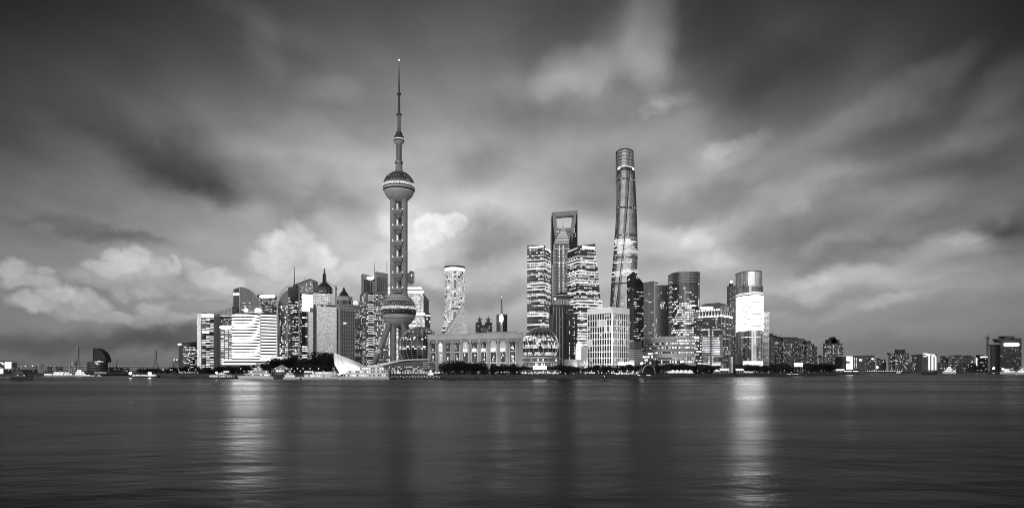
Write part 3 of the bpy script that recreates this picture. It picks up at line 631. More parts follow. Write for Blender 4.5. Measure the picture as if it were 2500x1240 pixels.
# ================================================================== hall with arched windows and its two glass globes
def arched_hall():
    A_, B_ = (X(1045, 718), 718.0), (X(1275, 676), 676.0)
    def yf(px):      # depth of the straight front wall on this column
        k = (px-CX)/F; dx, dy = B_[0]-A_[0], B_[1]-A_[1]; return A_[1]+dy*(A_[0]-k*A_[1])/(k*dy-dx)
    zt = 50.5; T = thing('arched_hall', 'long stone hall with ten tall arched windows between giant columns', 'building', (X(1155, 700), 720, 4))
    def P(px, z, off=0): y = yf(px)-off; return (X(px, y), y, z)
    def slab(p0, p1, z0, z1, o0, o1):
        m = MB(); m.hexa([P(p0, z0, o0), P(p1, z0, o0), P(p1, z0, o1), P(p0, z0, o1)], [P(p0, z1, o0), P(p1, z1, o0), P(p1, z1, o1), P(p0, z1, o1)]); return m
    zp = lambda py: CZ+(HY-py)/F*697
    slab(1045, 1275, 4, zt-1, 0, -70).build('back_body', 'void', T)
    slab(1044, 1276, zp(828), zt, 1.6, -71).build('entablature', 'pale', T); slab(1043, 1277, zt-.7, zt+.5, 2.6, -72).build('cornice', 'pale', T); slab(1044, 1276, zp(829.2), zp(827.6), 2.2, 0).build('architrave', 'stone', T)
    slab(1190, 1262, zt, zp(810.5), -3, -60).build('roof_ridge', 'stone', T); slab(1262.5, 1276, 4, zt-.9, 1.4, -30).build('end_wall', 'stone', T)
    ctr = [1057.5, 1075.5, 1094.5, 1115, 1136.5, 1158.5, 1181, 1204.5, 1228, 1251.5]
    edge = [1047.5]+[(a+b_)/2 for a, b_ in zip(ctr, ctr[1:])]+[1263]
    spr = 840.0; R = random.Random(8)
    for i, e in enumerate(edge):
        p = P(e, 4, 1.2); w = .62*697/F*4.2
        c = MB().tube(p, (p[0], p[1], zp(833)), 1.5, 1.42, 12).build('column', 'stone', T)
        MB().lathe(p[0], p[1], [(1.5, zp(834)), (1.7, zp(832.5)), (2.1, zp(829.5))], 10).build('capital', 'pale', c)
        MB().box(p[0]-2.1, p[0]+2.1, p[1]-2, p[1]+2, 4, 6).build('plinth', 'stone', c)
        slab(e-3.4, e+3.4, 4, zp(829), .5, -.3).build('pier', 'stone', T)
    bal = {4, 5, 6, 7, 8}
    for i, c in enumerate(ctr):
        hw = (edge[i+1]-edge[i])/2-3.4; bay = None
        def arc(r, z0): return [(c+r*cos(pi-pi*t/12), z0+r*sin(pi*t/12)*697/F) for t in range(13)]
        zs = zp(spr); wr = hw*.74
        # spandrel wall with the arched hole
        m = MB(); o_ = arc(hw+.05, zs); i_ = arc(wr, zs)
        top = [(c-hw, zp(828.5)), *[(c-hw+2*hw*t/12, zp(828.5)) for t in range(1, 12)], (c+hw, zp(828.5))]
        for t in range(12): m.quad(P(i_[t][0], i_[t][1], .3), P(i_[t+1][0], i_[t+1][1], .3), P(top[t+1][0], top[t+1][1], .3), P(top[t][0], top[t][1], .3))
        m.build('spandrel', 'stone', T)
        m = MB(); i2 = arc(wr*1.16, zs)
        for t in range(12):
            m.hexa([P(i_[t][0], i_[t][1], .75), P(i_[t+1][0], i_[t+1][1], .75), P(i2[t+1][0], i2[t+1][1], .75), P(i2[t][0], i2[t][1], .75)], [P(i_[t][0], i_[t][1], .25), P(i_[t+1][0], i_[t+1][1], .25), P(i2[t+1][0], i2[t+1][1], .25), P(i2[t][0], i2[t][1], .25)])
        m.build('arch_moulding', 'pale', T)
        for s_ in (-1, 1): slab(*sorted((c+s_*wr, c+s_*hw*1.06)), 4, zs, .34, -.2).build('jamb', 'pale', T)
        def win(z0, z1, name, arch, mt, cols, rws):
            m = MB(); pts = [P(c-wr, z0, .1), P(c+wr, z0, .1)]
            pts += [P(px_, zz_, .1) for px_, zz_ in reversed(arc(wr, z1))] if arch else [P(c+wr, z1, .1), P(c-wr, z1, .1)]
            m.add(pts, [tuple(range(len(pts)))]); wd = m.build(name, mt, T)
            fr = MB()
            for a in range(1, cols):
                x_ = c-wr+2*wr*a/cols; zz_ = z1+(math.sqrt(max(0, wr*wr-(x_-c)**2))*697/F if arch else 0); q0, q1 = P(x_-.22, z0, .2), P(x_+.22, zz_, .12); fr.box(q0[0], q1[0], q0[1], q0[1]+.2, z0, zz_)
            for a in range(1, rws):
                zz_ = z0+(z1-z0)*a/rws; q0, q1 = P(c-wr, 0, .22), P(c+wr, 0, .22); fr.add([P(c-wr, zz_-.09, .24), P(c+wr, zz_-.09, .24), P(c+wr, zz_+.09, .24), P(c-wr, zz_+.09, .24)], [(0, 1, 2, 3)])
            fr.build('glazing_bars', 'stone', wd, True)
            for _ in range(R.randint(1, 4)):
                a, e_ = R.uniform(-.8, .2)*wr, R.uniform(.2, .75)*wr; za = R.uniform(z0, z1-.35*(z1-z0)); zb = za+R.uniform(.12, .35)*(z1-z0)
                MB().quad(P(c+a, za, .14), P(c+min(a+e_, wr), za, .14), P(c+min(a+e_, wr), zb, .14), P(c+a, zb, .14)).build('lit_curtain', R.choice(['lits', 'litw']), wd)
        win(zp(857), zs, 'arched_window', True, {1: 'litw', 7: 'dimglow', 8: 'dimglow', 4: 'dimglow'}.get(i, 'void'), 4, 4)
        win(zp(884), zp(860.5), 'tall_window', False, 'dimglow' if i in (1,) else 'void', 4, 5); win(zp(906), zp(887), 'ground_window', False, 'void', 4, 4)
        for py in (858.7, 885.3): slab(c-hw, c+hw, zp(py+1.2), zp(py-1.2), .5, -.1).build('spandrel_band', 'offw', T)
        if i in bal:
            b0 = MB(); yb = yf(c); xb = X(c, yb); rb = wr*697/F*1.02
            b0.loft([[(xb-rb*cos(pi*t/10), yb-.2-.55*rb*sin(pi*t/10)*s_, z_) for t in range(11)]+[(xb+rb, yb, z_), (xb-rb, yb, z_)] for s_, z_ in ((.8, zp(858)), (1, zp(853)), (.55, zp(850.3)))]); b0.build('lit_balcony', 'glow', T)
    for px in (1090, 1150, 1215): flood(T, 'flood_lamp', (X(px, 640), 655, 6), (X(px, 700), 695, 30), 3500, 50, 1.5)
arched_hall()
def globe(label, px, py, rpx, Y, lo, seed, nlon=40, nlat=22, litrows=()):
    k = Y/F; r = rpx*k; cx_, cy_, cz = X(px, Y), Y, Z(py, Y); T = thing('glass_globe', label, 'globe hall', (cx_, cy_, 4), 'glass globes at the ends of the arched hall'); R = random.Random(seed)
    a1 = math.acos(max(-1, min(1, (Z(lo, Y)-cz)/r)))
    P = lambda a, t, rr: (cx_+rr*sin(a)*cos(t), cy_+rr*sin(a)*sin(t), cz+rr*cos(a))
    MB().lathe(cx_, cy_, [(max(r*sin(a1*j/16), .05), cz+r*cos(a1*j/16)) for j in range(16, -1, -1)], 40).build('glass_shell', 'glass', T, smooth=True)
    blobs = [(R.uniform(pi, 2*pi), R.uniform(.4, a1), R.uniform(.2, .45)) for _ in range(6)]
    acc = {}
    for j in range(nlat):
        for i in range(nlon):
            t0, t1 = pi+pi*1.0*(i+.08)/nlon*1.0, pi+pi*(i+.92)/nlon; u0, u1 = a1*(j+.1)/nlat, a1*(j+.9)/nlat; fr = (j+.5)/nlat
            key = None
            for lo_, hi_, p in litrows:
                if lo_ < fr < hi_ and R.random() < p: key = R.choice(['litw', 'litw', 'lits'])
            m = any(abs((t0-bt)*sin(u0)) < bs and abs(u0-ba) < bs*.6 for bt, ba, bs in blobs)
            if key and m and R.random() < .55: key = None
            if key is None and m: key = 'sheen'
            if key: acc.setdefault(key, MB()).quad(P(u1, t0, r+.12), P(u1, t1, r+.12), P(u0, t1, r+.12), P(u0, t0, r+.12))
    for k_, m in acc.items(): m.build({'litw': 'lit_panes', 'lits': 'dim_panes', 'sheen': 'pale_panes'}[k_], k_, T, True)
    for i in range(0, nlon, 2):
        t = 2*pi*i/nlon; m = MB()
        for j in range(14): m.tube(P(a1*j/14+.001, t, r+.1), P(a1*(j+1)/14, t, r+.1), .2, .2, 3)
        m.build('meridian_rib', 'offw', T)
    for j in range(1, nlat, 1):
        a = a1*j/nlat; m = MB()
        for i in range(40): m.tube(P(a, 2*pi*i/40, r+.1), P(a, 2*pi*(i+1)/40, r+.1), .14, .14, 3)
        m.build('parallel_rib', 'pale', T)
    MB().lathe(cx_, cy_, [(r*sin(a1)*.96, 4), (r*sin(a1)*.96, Z(lo, Y)+.3)], 32).build('base_drum', 'dstone', T)
    return T
globe('dark glass globe at the left end of the arched hall, under the ball tower', 1026, 849, 51.5, 778, 876, 5, 48, 24, ((.70, .80, .55), (.48, .60, .40), (.3, .4, .2)))
G = globe('brightly lit glass globe at the right end of the arched hall', 1319, 843, 44.5, 690, 872, 9, 44, 22, ((.46, .60, .92), (.66, .76, .9), (.86, .97, .85), (.60, .66, .3)))
for i, (y0, y1, w, m) in enumerate(((896, 893, 47, 'offw'), (893, 885.5, 45, 'glass'), (885.5, 883, 48.5, 'offw'), (883, 875.5, 45, 'glass'), (875.5, 872.5, 48.5, 'offw'))):
    q = oval(1318-w, 1318+w, 652, 66, 32); o = MB().prism(q, Z(y0, 690), Z(y1, 690)).build('podium_storey', m, G)
    if m == 'glass':
        mm = MB(); R = random.Random(i)
        for f in range(17):
            a, b_ = q[f], q[f+1]
            for s_ in range(3):
                t = s_/3; x = a[0]+(b_[0]-a[0])*t; y = a[1]+(b_[1]-a[1])*t; MB().box(x-.12, x+.12, y-.15, y+.1, Z(y0, 690), Z(y1, 690)).build('mullion', 'offw', o)
                if R.random() < .22: mm.quad((x+.2, y-.12, Z(y0-1, 690)), (x+(b_[0]-a[0])/3, y+(b_[1]-a[1])/3-.12, Z(y0-1, 690)), (x+(b_[0]-a[0])/3, y+(b_[1]-a[1])/3-.12, Z(y1+2, 690)), (x+.2, y-.12, Z(y1+2, 690)))
        mm.build('lit_window_panes', 'litw', o, True)
MB().box(X(1302, 650), X(1334, 650), 648, 656, 5, Z(894, 650)).build('entrance_canopy', 'sign', G)
m = MB(); R = random.Random(31)
for i in range(26): px = 1271+i*3.6; m.box(X(px, 645), X(px+2.2, 645), 644.5, 645, 4.6, 4.6+R.uniform(1, 3.4))
m.build('entrance_shop_lights', 'glow', G, True); MB().box(X(1270, 645), X(1364, 645), 645.1, 651, 4, Z(901.5, 645)).build('entrance_block', 'dstone', G)

# ================================================================== left cluster
def sign_bar(b, p0, p1, y0, y1, Y, name='roof_sign', m='sign', parent=None):
    r = (Z(y1, Y)-Z(y0, Y))/2; zc = (Z(y0, Y)+Z(y1, Y))/2; rg = []
    xs = [X(p0, Y), X(p0, Y)+r*.3, X(p0, Y)+r, X(p1, Y)-r, X(p1, Y)-r*.3, X(p1, Y)]; rs = [.35*r, .75*r, r, r, .75*r, .35*r]
    for x, q in zip(xs, rs): rg.append([(x, Y-.6+.6*cos(2*pi*i/10), zc+q*sin(2*pi*i/10)) for i in range(10)])
    return MB().loft(rg).build(name, m, parent or b.root)
# dark block at the far left of the cluster
Y = 900; q = box3(436.5, 446, 483, Y, 78); tp = [Z(840, Y), Z(836, Y), Z(833, Y), Z(835, Y)]
B = Bld('office_block', 'low dark block with scattered lit windows, leftmost of the tall cluster', [(4, q), (Z(841, Y), q)], 'glass')
MB().hexa([(*p, Z(841, Y)) for p in q], [(*p, z) for p, z in zip(q, tp)]).build('sloped_roof', 'dmetal', B.root)
B.wins((1,), 17, 12, .36, ('litw', 'litw', 'lits'), 10, Z(842, Y), .75, .5); B.slabs(17, .5, .2, 'dmetal', 10, Z(842, Y)); sign_bar(B, 435, 443, 842, 838.5, Y-3)
B.band((0, 1), 5, 7.5, 'glow', .3, 'lobby_light'); mast(B.root, 478, Y, 836, 828, .3, .2); B.done()
# twin slabs under a swooping roof
Y = 880; q = box3(481, 492, 523, Y, 74)
B = Bld('twin_slab_tower', 'pair of joined slabs under a roof that swoops up to the right', [(4, q), (Z(763, Y), q)], 'glass')
for px in (482.5, 485, 487.5, 490.5): 
    a, b_ = q[0], q[1]; t = (px-481)/11; x = a[0]+(b_[0]-a[0])*t; y = a[1]+(b_[1]-a[1])*t-.5; MB().box(x-.35, x+.35, y-.4, y+.3, 4, Z(764, Y)).build('light_strip', 'band2', B.root)
B.wins((1,), 34, 3, .85, ('litw',), 8, Z(775, Y), .9, .45, rowv=.2); B.slabs(34, .5, .25, 'metal', 8, Z(775, Y), ends=False)
B.band((1,), Z(774, Y), Z(765, Y), 'band', .4, 'top_sign', .0, .95); B.band((1,), Z(813, Y), Z(809, Y), 'band', .5, 'middle_sign', .05, .6)
q2 = box3(521.5, 538, 545, Y+6, 30); MB().prism(q2, 4, Z(770, Y)).build('dark_slab', 'glass', B.root)
for i in range(7): px = 523+i*2.6; MB().tube(PT(px, 905, Y+2), PT(px, 771, Y+2), .25, .25, 4).build('fin', 'dmetal', B.root)
q3 = box3(537, 541, 568, Y+10, 75); MB().prism(q3, 4, Z(770.5, Y+10)).build('right_slab', 'glass2', B.root)
MB().prism(offset(q3, .4), Z(771.5, Y+10), Z(769.5, Y+10)).build('slab_edge_light', 'band2', B.root)
m = MB(); R = random.Random(6)
for j in range(12):
    for i in range(8):
        if R.random() < .6: px = 540+i*3.4; y = Y+2; m.box(X(px, y), X(px+2.2, y), y, y+.4, Z(778+j*2.6+1.2, y), Z(778+j*2.6, y))
m.build('lit_window_panes', 'lits', B.root, True)
cv = [(500, 762.5), (512, 761.5), (524, 760), (536, 758), (546, 755.8), (555, 753), (562, 750), (567, 747.5)]
ex = extrude_px(cv+[(567, 770), (545, 769), (523, 766.5), (505, 765)], Y+4, 30); ex.build('swooping_roof', 'metal', B.root)
for i in range(13): px = 526+i*3.3; top = 760-(px-524)*.10-max(0, px-548)*.28; MB().tube(PT(px, 768, Y+3.6), PT(px, top, Y+3.6), .3, .3, 4).build('roof_rib', 'pale', B.root)
B.done()
# block with three columns of lit windows before it
Y = 855; q = box3(536.5, 538, 567.5, Y, 84); B = Bld('window_column_block', 'dark block with three columns of lit windows and a bright rooftop sign', [(4, q), (Z(803, Y), q)], 'glass2')
for j in range(17):
    for i in range(3):
        if B.rng.random() < .62: B.pane(1, (i+.1)/3, (i+.9)/3, Z(888-j*5, Y), Z(884.8-j*5, Y), 'litw')
B.slabs(17, .7, .3, 'dstone', 10, Z(804, Y)); B.piers((1,), 3, .9, .35, 'dstone', 4, Z(804, Y)); sign_bar(B, 537, 566, 803, 794.5, Y-3); MB().tube(PT(551, 797, Y-1), PT(551, 803, Y-1), .5, .5, 6).build('sign_post', 'dmetal', B.root); B.done()
# quarter-sail tower
Y = 905
T = thing('sail_tower', 'glass tower shaped like a quarter sail, its curve falling to the right', 'building', (X(600, Y), Y+20, 4))
a0, n = 0, 14; curve = [(585.5+55*sin(pi/2*i/n), 701+67*(1-cos(pi/2*i/n))) for i in range(n+1)]
def sp(px, py, y=None): yy = Y+(px-585.5)*.12 if y is None else y; return (X(px, yy), yy, Z(py, yy))
fr = [sp(585.5, 905)]+[sp(640.5, 905)]+[sp(*c) for c in reversed(curve)]
bkv = Vector((X(570, Y+24)-X(585.5, Y), 24, 0)); bk = [tuple(Vector(p)+bkv) for p in fr]
MB().hexa(fr, bk).build('sail_body', 'glass2', T)
for i in range(25):
    px = 586.5+i*2.2
    if px > 639: break
    ty = 701+67*(1-cos(math.asin(min(1, (px-585.5)/55)))); m = MB(); m.tube(Vector(sp(px, 905))-Vector((0, .4, 0)), Vector(sp(px, ty+.5))-Vector((0, .4, 0)), .3, .3, 4); m.build('fin', 'stone', T)
for c0, c1 in zip(curve, curve[1:]): MB().tube(Vector(sp(*c0))-Vector((0, .5, 0)), Vector(sp(*c1))-Vector((0, .5, 0)), .6, .6, 5).build('rim', 'pale', T)
for py in range(715, 765, 8):
    xr = 585.5+55*sin(math.acos(max(0, 1-(py-701)/67))); MB().tube(Vector(sp(586, py))-Vector((0, .3, 0)), Vector(sp(xr, py))-Vector((0, .3, 0)), .22, .22, 4).build('transom', 'metal', T)
e0, e1 = Vector(sp(585.5, 905)), Vector(sp(585.5, 905))+bkv
for py in (726, 736, 748, 759): 
    z = Z(py, Y); MB().tube((e0.x, e0.y-.3, z), (e1.x-.3, e1.y, z), .35, .35, 4).build('side_joint', 'metal', T)
MB().tube((e0.x, e0.y-.3, 4), (e0.x, e0.y-.3, Z(701, Y)), .8, .8, 6).build('edge_post', 'pale', T)
ea, eb = e0.lerp(e1, .1), e0.lerp(e1, .9); MB().hexa([(p.x-.9, p.y-.5, Z(720, p.y)) for p in (ea, eb)]+[(p.x, p.y+.3, Z(720, p.y)) for p in (eb, ea)], [(p.x-.9, p.y-.5, Z(716, p.y)) for p in (ea, eb)]+[(p.x, p.y+.3, Z(716, p.y)) for p in (eb, ea)]).build('side_sign', 'sign', T); MB().tube((e1.x, e1.y-1, 4), (e1.x, e1.y-1, Z(704, Y)), .6, .6, 5).build('edge_post', 'pale', T)
m = MB(); R = random.Random(9)
for _ in range(16): px, py = R.uniform(588, 612), R.choice([741, 749, 757]); p = sp(px, py); m.box(p[0], p[0]+1.2, p[1]-.6, p[1]-.2, p[2], p[2]+1.1)
m.build('lit_window_panes', 'litw', T, True)
# block with lit rows and bright sign
Y = 1010; B = tower('signed_office_block', 'dark office block with broken lit rows and a bright sign along its top', 624, 632, 675.5, Y, 76, 719, 'glass')
B.wins((0, 1), 22, 12, .55, ('litw', 'lits', 'litw'), Z(775, Y), Z(727, Y), .75, .5, run=.5); B.slabs(14, .6, .3, 'stone', Z(775, Y), Z(727, Y)); sign_bar(B, 634, 672, 727, 720.5, Y-4); MB().box(X(631, Y), X(635, Y), Y+8, Y+14, Z(719, Y), Z(716, Y)).build('rooftop_plant', 'dmetal', B.root); B.done()
# bright striped building
Y = 800; q = oval(567, 634.5, Y, 32, 32, 2.8); zt = Z(763, Y)
B = Bld('striped_office_building', 'brightest building on the left, curved front with white lit floor bands', [(4, q), (zt, q)], 'glass')
fr = range(1, 16); h = (Z(764, Y)-Z(893, Y))/16.4; zb = Z(893, Y)
for j in range(16):
    z = zb+h*j
    B.band(range(0, 32), z+h*.44, z+h*.95, 'stripe', .3); MB().prism(offset(q, .75), z, z+h*.42).build('floor_slab', 'dmetal', B.root)
for px in (591, 593.5):
    for a, b_ in ((781, 764), (893, 884)): MB().tube(PT(px, a, Y-1), PT(px, b_, Y-1), .35, .35, 4).build('facade_post', 'dmetal', B.root)
m = MB(); R = random.Random(2)
for _ in range(44):
    px = R.uniform(570, 631); j = R.randrange(16); z = zb+h*j; tt = (px-600.7)/34; y = Y+16-16*max(0, 1-abs(tt)**2.8)**(1/2.8)-.6; m.box(X(px, y), X(px, y)+R.uniform(.5, 1.4), y-.2, y+.1, z+h*.24, z+h*R.uniform(.34, .5))
m.build('dark_sill_clutter', 'dmetal', B.root, True)
q2 = box3(633.5, 636, 677, Y+4, 82); MB().prism(q2, 4, Z(762, Y)).build('right_wing', 'glass', B.root)
for j in range(17):
    z = zb+h*j*.97; R0 = MB(); a, b_ = q2[1], q2[2]
    P = lambda t, o, zz: (a[0]+(b_[0]-a[0])*t, a[1]+(b_[1]-a[1])*t-o, zz)
    R0.hexa([P(0, .6, z), P(.98, .6, z), P(.98, -.2, z), P(0, -.2, z)], [P(0, .6, z+h*.5), P(.98, .6, z+h*.5), P(.98, -.2, z+h*.5), P(0, -.2, z+h*.5)]); R0.build('lit_floor_band', 'band', B.root)
for t in (.0, .98): MB().box(*(sorted((P(t, 0, 0)[0]-.6, P(t, 0, 0)[0]+.6))), P(t, 0, 0)[1]-.9, P(t, 0, 0)[1]+.3, 4, Z(762, Y)).build('end_pier', 'offw', B.root)
for px in (600, 627, 633): MB().ball(PT(px, 757, Y-2), 2.6, 10, 6).build('rooftop_dish', 'sign', B.root)
for px in (600, 627, 633): MB().tube(PT(px, 764, Y-1.2), PT(px, 759, Y-1.2), .4, .4, 5).build('dish_post', 'dmetal', B.root)
MB().box(X(598, Y), X(641, Y), Y+2, Y+30, zt, Z(760, Y)).build('roof_storey', 'offw', B.root)
for i, (p0, p1, y0, y1, m_) in enumerate(((545, 668, 881, 877.5, 'band'), (548, 662, 886, 881, 'glass'), (543, 672, 890, 886.2, 'band'), (549, 665, 900, 890.2, 'dstone'), (636, 690, 877, 871, 'glow'))): MB().box(X(p0, 782), X(p1, 782), 782-i*.3, 800, Z(y0, 782), Z(y1, 782)).build('podium_storey', m_, B.root)
B.done()
# glass arch building
Y = 960
T = thing('arched_glass_building', 'glazed building with a quarter arch rising to the right, beside the striped one', 'building', (X(693, Y), Y+15, 4))
cv = [(679+31*(1-cos(pi/2*i/10)), 752-45*sin(pi/2*i/10)) for i in range(11)]
extrude_px([(679, 905)]+cv+[(710, 905)][::1], Y, 30).build('arched_body', 'glass2', T)
cv2 = [(676+34*(1-cos(pi/2*i/12)), 757-60*sin(pi/2*i/12)) for i in range(13)]
for o in (0, 26):
    for a, b_ in zip(cv2, cv2[1:]): MB().tube(PT(*a, Y-2+o), PT(*b_, Y-2+o), .5, .5, 5).build('arch_rib', 'pale', T)
for a, b_ in zip(cv2, cv): pass
for i in range(11): MB().tube(PT(*cv[i], Y-.5), PT(*cv2[min(12, i+1)], Y-2), .25, .25, 4).build('arch_strut', 'metal', T)
m = MB(); m2 = MB(); R = random.Random(12)
for j in range(34):
    for i in range(8):
        px, py = 683+i*3.2, 895-j*4.4; lim = 752-45*sin(math.acos(max(0, 1-(px-679)/31)))
        if py-5 < lim: continue
        (m if R.random() < (.25 if py < 830 else .5) else m2).quad(PT(px, py, Y-.3), PT(px+2.5, py, Y-.3), PT(px+2.5, py-3.1, Y-.3), PT(px, py-3.1, Y-.3))
m.build('lit_window_panes', 'litw', T, True); m2.build('pale_glass_panes', 'sheen', T, True)
for a, y0, y1 in ((679.5, 765, 880), (682, 790, 880)): MB().tube(PT(a, y1, Y-.8), PT(a, y0, Y-.8), .5, .5, 5).build('edge_post', 'pale', T)
# dark tower with slanted top
Y = 930; q = box3(701, 704, 733, Y, 80); q = box3(703, 709, 733, Y, 70)
B = Bld('slant_top_tower', 'dark tower with a slanted roofline, thin mast and many lit windows', [(4, q), (Z(700, Y), q)], 'glass2')
B.wins((1,), 44, 9, .42, ('litw', 'litb', 'litw'), 8, Z(735, Y), .85, .45, run=.55, rowv=.85); B.wins((0,), 44, 3, .3, ('litw',), 8, Z(725, Y), .8, .45); B.slabs(44, .5, .2, 'dmetal', 8, Z(702, Y), ends=False)
extrude_px([(714, 905), (714, 697), (758.5, 680.5), (763, 682), (763, 905)], Y+8, 26).build('slanted_slab', 'glass2', B.root)
for i in range(15): py = 700+i*5; MB().box(X(736, Y+7), X(762, Y+7), Y+7.6, Y+8.2, Z(py+.6, Y+7), Z(py, Y+7)).build('floor_line', 'metal', B.root)
m = MB(); R = random.Random(14)
for j in range(7):
    for i in range(9):
        px, py = 730+i*3.4, 708-j*3.4
        if py > 697-(px-714)*.37+4 and R.random() < .5: m.box(X(px, Y), X(px+2, Y), Y+7.3, Y+7.7, Z(py+1, Y), Z(py, Y))
m.build('lit_window_panes', 'litw', B.root, True); MB().tube(PT(758.8, 680, Y+7), PT(714, 696.8, Y+7), .5, .5, 4).build('roof_edge', 'dmetal', B.root)
MB().tube(PT(718.5, 699, Y+4), PT(718.5, 651, Y+4), .9, .4, 6).build('mast', 'dmetal', B.root); MB().box(X(714.5, Y), X(722, Y), Y+2, Y+8, Z(700, Y), Z(696.5, Y)).build('mast_base', 'dmetal', B.root)
MB().tube(PT(741, 686.5, Y+9), PT(744, 678.5, Y+9), .3, .3, 4).build('roof_davit', 'dmetal', B.root); B.done()
# slab with the white panel
Y = 915; q = box3(732, 737, 766, Y, 74); B = Bld('white_panel_slab', 'slab with a blank glowing white upper panel above dark striped floors', [(4, q), (Z(716, Y), q)], 'glass')
B.band((1,), Z(760, Y), Z(717.5, Y), 'band', .4, 'glowing_panel'); B.wins((1,), 28, 4, .7, ('litw', 'litb'), 8, Z(762, Y), .9, .5, run=.6); B.wins((0,), 40, 2, .3, ('litw',), 8, Z(722, Y), .7, .4); B.done()
# domed bank tower
Y = 905; q = box3(763.5, 765, 807, Y+2, 82); B = Bld('domed_tower', 'bright mirrored tower capped by a dark bell dome and lattice spire', [(4, q), (Z(713, Y), q)], 'mirror')
for j in range(8): MB().prism(offset(q, .25), Z(745-j*4, Y), Z(744.4-j*4, Y)).build('floor_line', 'metal', B.root)
B.piers((1,), 9, .3, .25, 'metal', Z(748, Y), Z(713, Y)); B.cap(q, Z(714.5, Y), Z(712, Y), 'dark_rim', 'dmetal', .5)
m = B.acc.setdefault('band2', MB()); R = random.Random(15)
for j in range(10):
    for i in range(14):
        if R.random() < .5: B.pane(1, i/14+.005, (i+1)/14-.005, Z(746-j*3.3, Y), Z(743.2-j*3.3, Y), 'band2')  # glowing panes put the glow reflected by the glass into the facade
cx_, cy_, kk = X(785, Y), Y+14, Y/F; z = lambda p: Z(p, Y)
MB().lathe(cx_, cy_, [(19*kk, z(713)), (19*kk, z(700)), (17*kk, z(697)), (10*kk, z(690)), (4.5*kk, z(686)), (3.2*kk, z(683))], 12).build('bell_dome', 'dmetal', B.root)
for i in range(12): t = 2*pi*i/12+.26; MB().tube((cx_+19.3*kk*cos(t), cy_+19.3*kk*sin(t), z(713)), (cx_+18.6*kk*cos(t), cy_+18.6*kk*sin(t), z(699)), .55, .55, 5).build('dome_rib', 'metal', B.root)
MB().lathe(cx_, cy_, [(14.5*kk, z(711.5)), (14.5*kk, z(704)), (10*kk, z(700))], 20).build('inner_drum', 'sheen', B.root)
a = MB()
for i in range(16): t = pi+pi*i/15; a.box(cx_+15*kk*cos(t)-.4, cx_+15*kk*cos(t)+.4, cy_+19.4*kk*sin(t)-.2, cy_+19.4*kk*sin(t)+.2, z(711), z(709.5))
a.build('drum_lights', 'litw', B.root, True)
lattice_mast(B.root, cx_, cy_, z(686), z(664), 7*kk, 5.4*kk, 7, r=.45); lattice_mast(B.root, cx_, cy_, z(664), z(652), 2.6*kk, 1.2*kk, 5, r=.4); MB().tube((cx_, cy_, z(690)), (cx_, cy_, z(652)), 1.0, .5, 6).build('spire_core', 'dmetal', B.root); B.done()
# mirrored block in front
Y = 862; q = box3(771, 773, 821.5, Y, 84); B = Bld('mirror_glass_block', 'flat mirrored glass block reflecting the pale evening sky', [(4, q), (Z(748, Y), q)], 'mirror')
B.slabs(26, .16, .1, 'metal', 8, Z(749, Y), ends=False, name='panel_joint'); B.piers((1,), 22, .14, .1, 'metal', 4, Z(749, Y), 'panel_joint')
MB().prism(offset(q, -1.2), Z(748, Y), Z(743.5, Y)).build('roof_recess', 'dmetal', B.root); MB().prism(offset(q, -2), Z(743.5, Y), Z(742.5, Y)).build('roof_plate', 'metal', B.root)
for px in (775, 779, 789, 792): MB().box(X(px, Y), X(px+3, Y), Y+1, Y+2, Z(747.5, Y), Z(744.5, Y)).build('roof_lamp', 'lits', B.root)
qs = box3(750.5, 753, 764.5, Y+3, 80); MB().prism(qs, 4, Z(761, Y)).build('left_wing', 'mirror', B.root); qd = box3(764.6, 766, 771.2, Y+5, 84); MB().prism(qd, 4, Z(742, Y)).build('dark_joint', 'dmetal', B.root)
qd = box3(756, 757, 765, Y+6, 84); MB().prism(qd, 4, Z(750, Y)).build('left_stair', 'metal', B.root)
R = random.Random(16)
for j, py in enumerate((764, 778, 793, 803)):      # column of upright characters down the left of the glass
    m = MB(); x0 = X(776.5, Y)
    for s_ in range(5):
        u, w = R.uniform(-1.3, 1.1), R.uniform(-1.5, 1.3); hz = R.random() < .5; m.box(x0+u, x0+u+(2 if hz else .45), Y-1.0, Y-.6, Z(py, Y)+w, Z(py, Y)+w+(.45 if hz else 2))
    m.build('sign_character', 'lits', B.root)
B.wins((1,), 26, 22, .06, ('lits', 'band2'), 6, Z(838, Y), .8, .8); B.done()
# stone tower with pyramid cap
Y = 880; q = box3(815, 829, 865.5, Y, 68); B = Bld('pyramid_cap_tower', 'stone tower with gridded dark windows, arcaded attic and dark pyramid roof', [(4, q), (Z(757, Y), q)], 'glass')
B.piers((1,), 8, 1.3, .5, 'stone', 4, Z(757, Y)); B.piers((0,), 3, 1.3, .5, 'stone', 4, Z(757, Y)); B.slabs(15, 1.3, .5, 'stone', 12, Z(757, Y)); MB().tube((*q[1], 4), (*q[1], Z(750, Y)), 1.9, 1.9, 4).build('corner_pier', 'pale', B.root)
B.piers((1,), 16, .35, .3, 'dstone', 4, Z(757, Y), 'mullion')
B.cap(q, Z(757, Y), Z(743, Y), 'attic', 'pale', .2); B.cap(q, Z(744, Y), Z(742, Y), 'attic_cornice', 'pale', 1.2); B.cap(q, Z(758, Y), Z(756.4, Y), 'attic_string', 'pale', .9)
a, b_ = q[1], q[2]
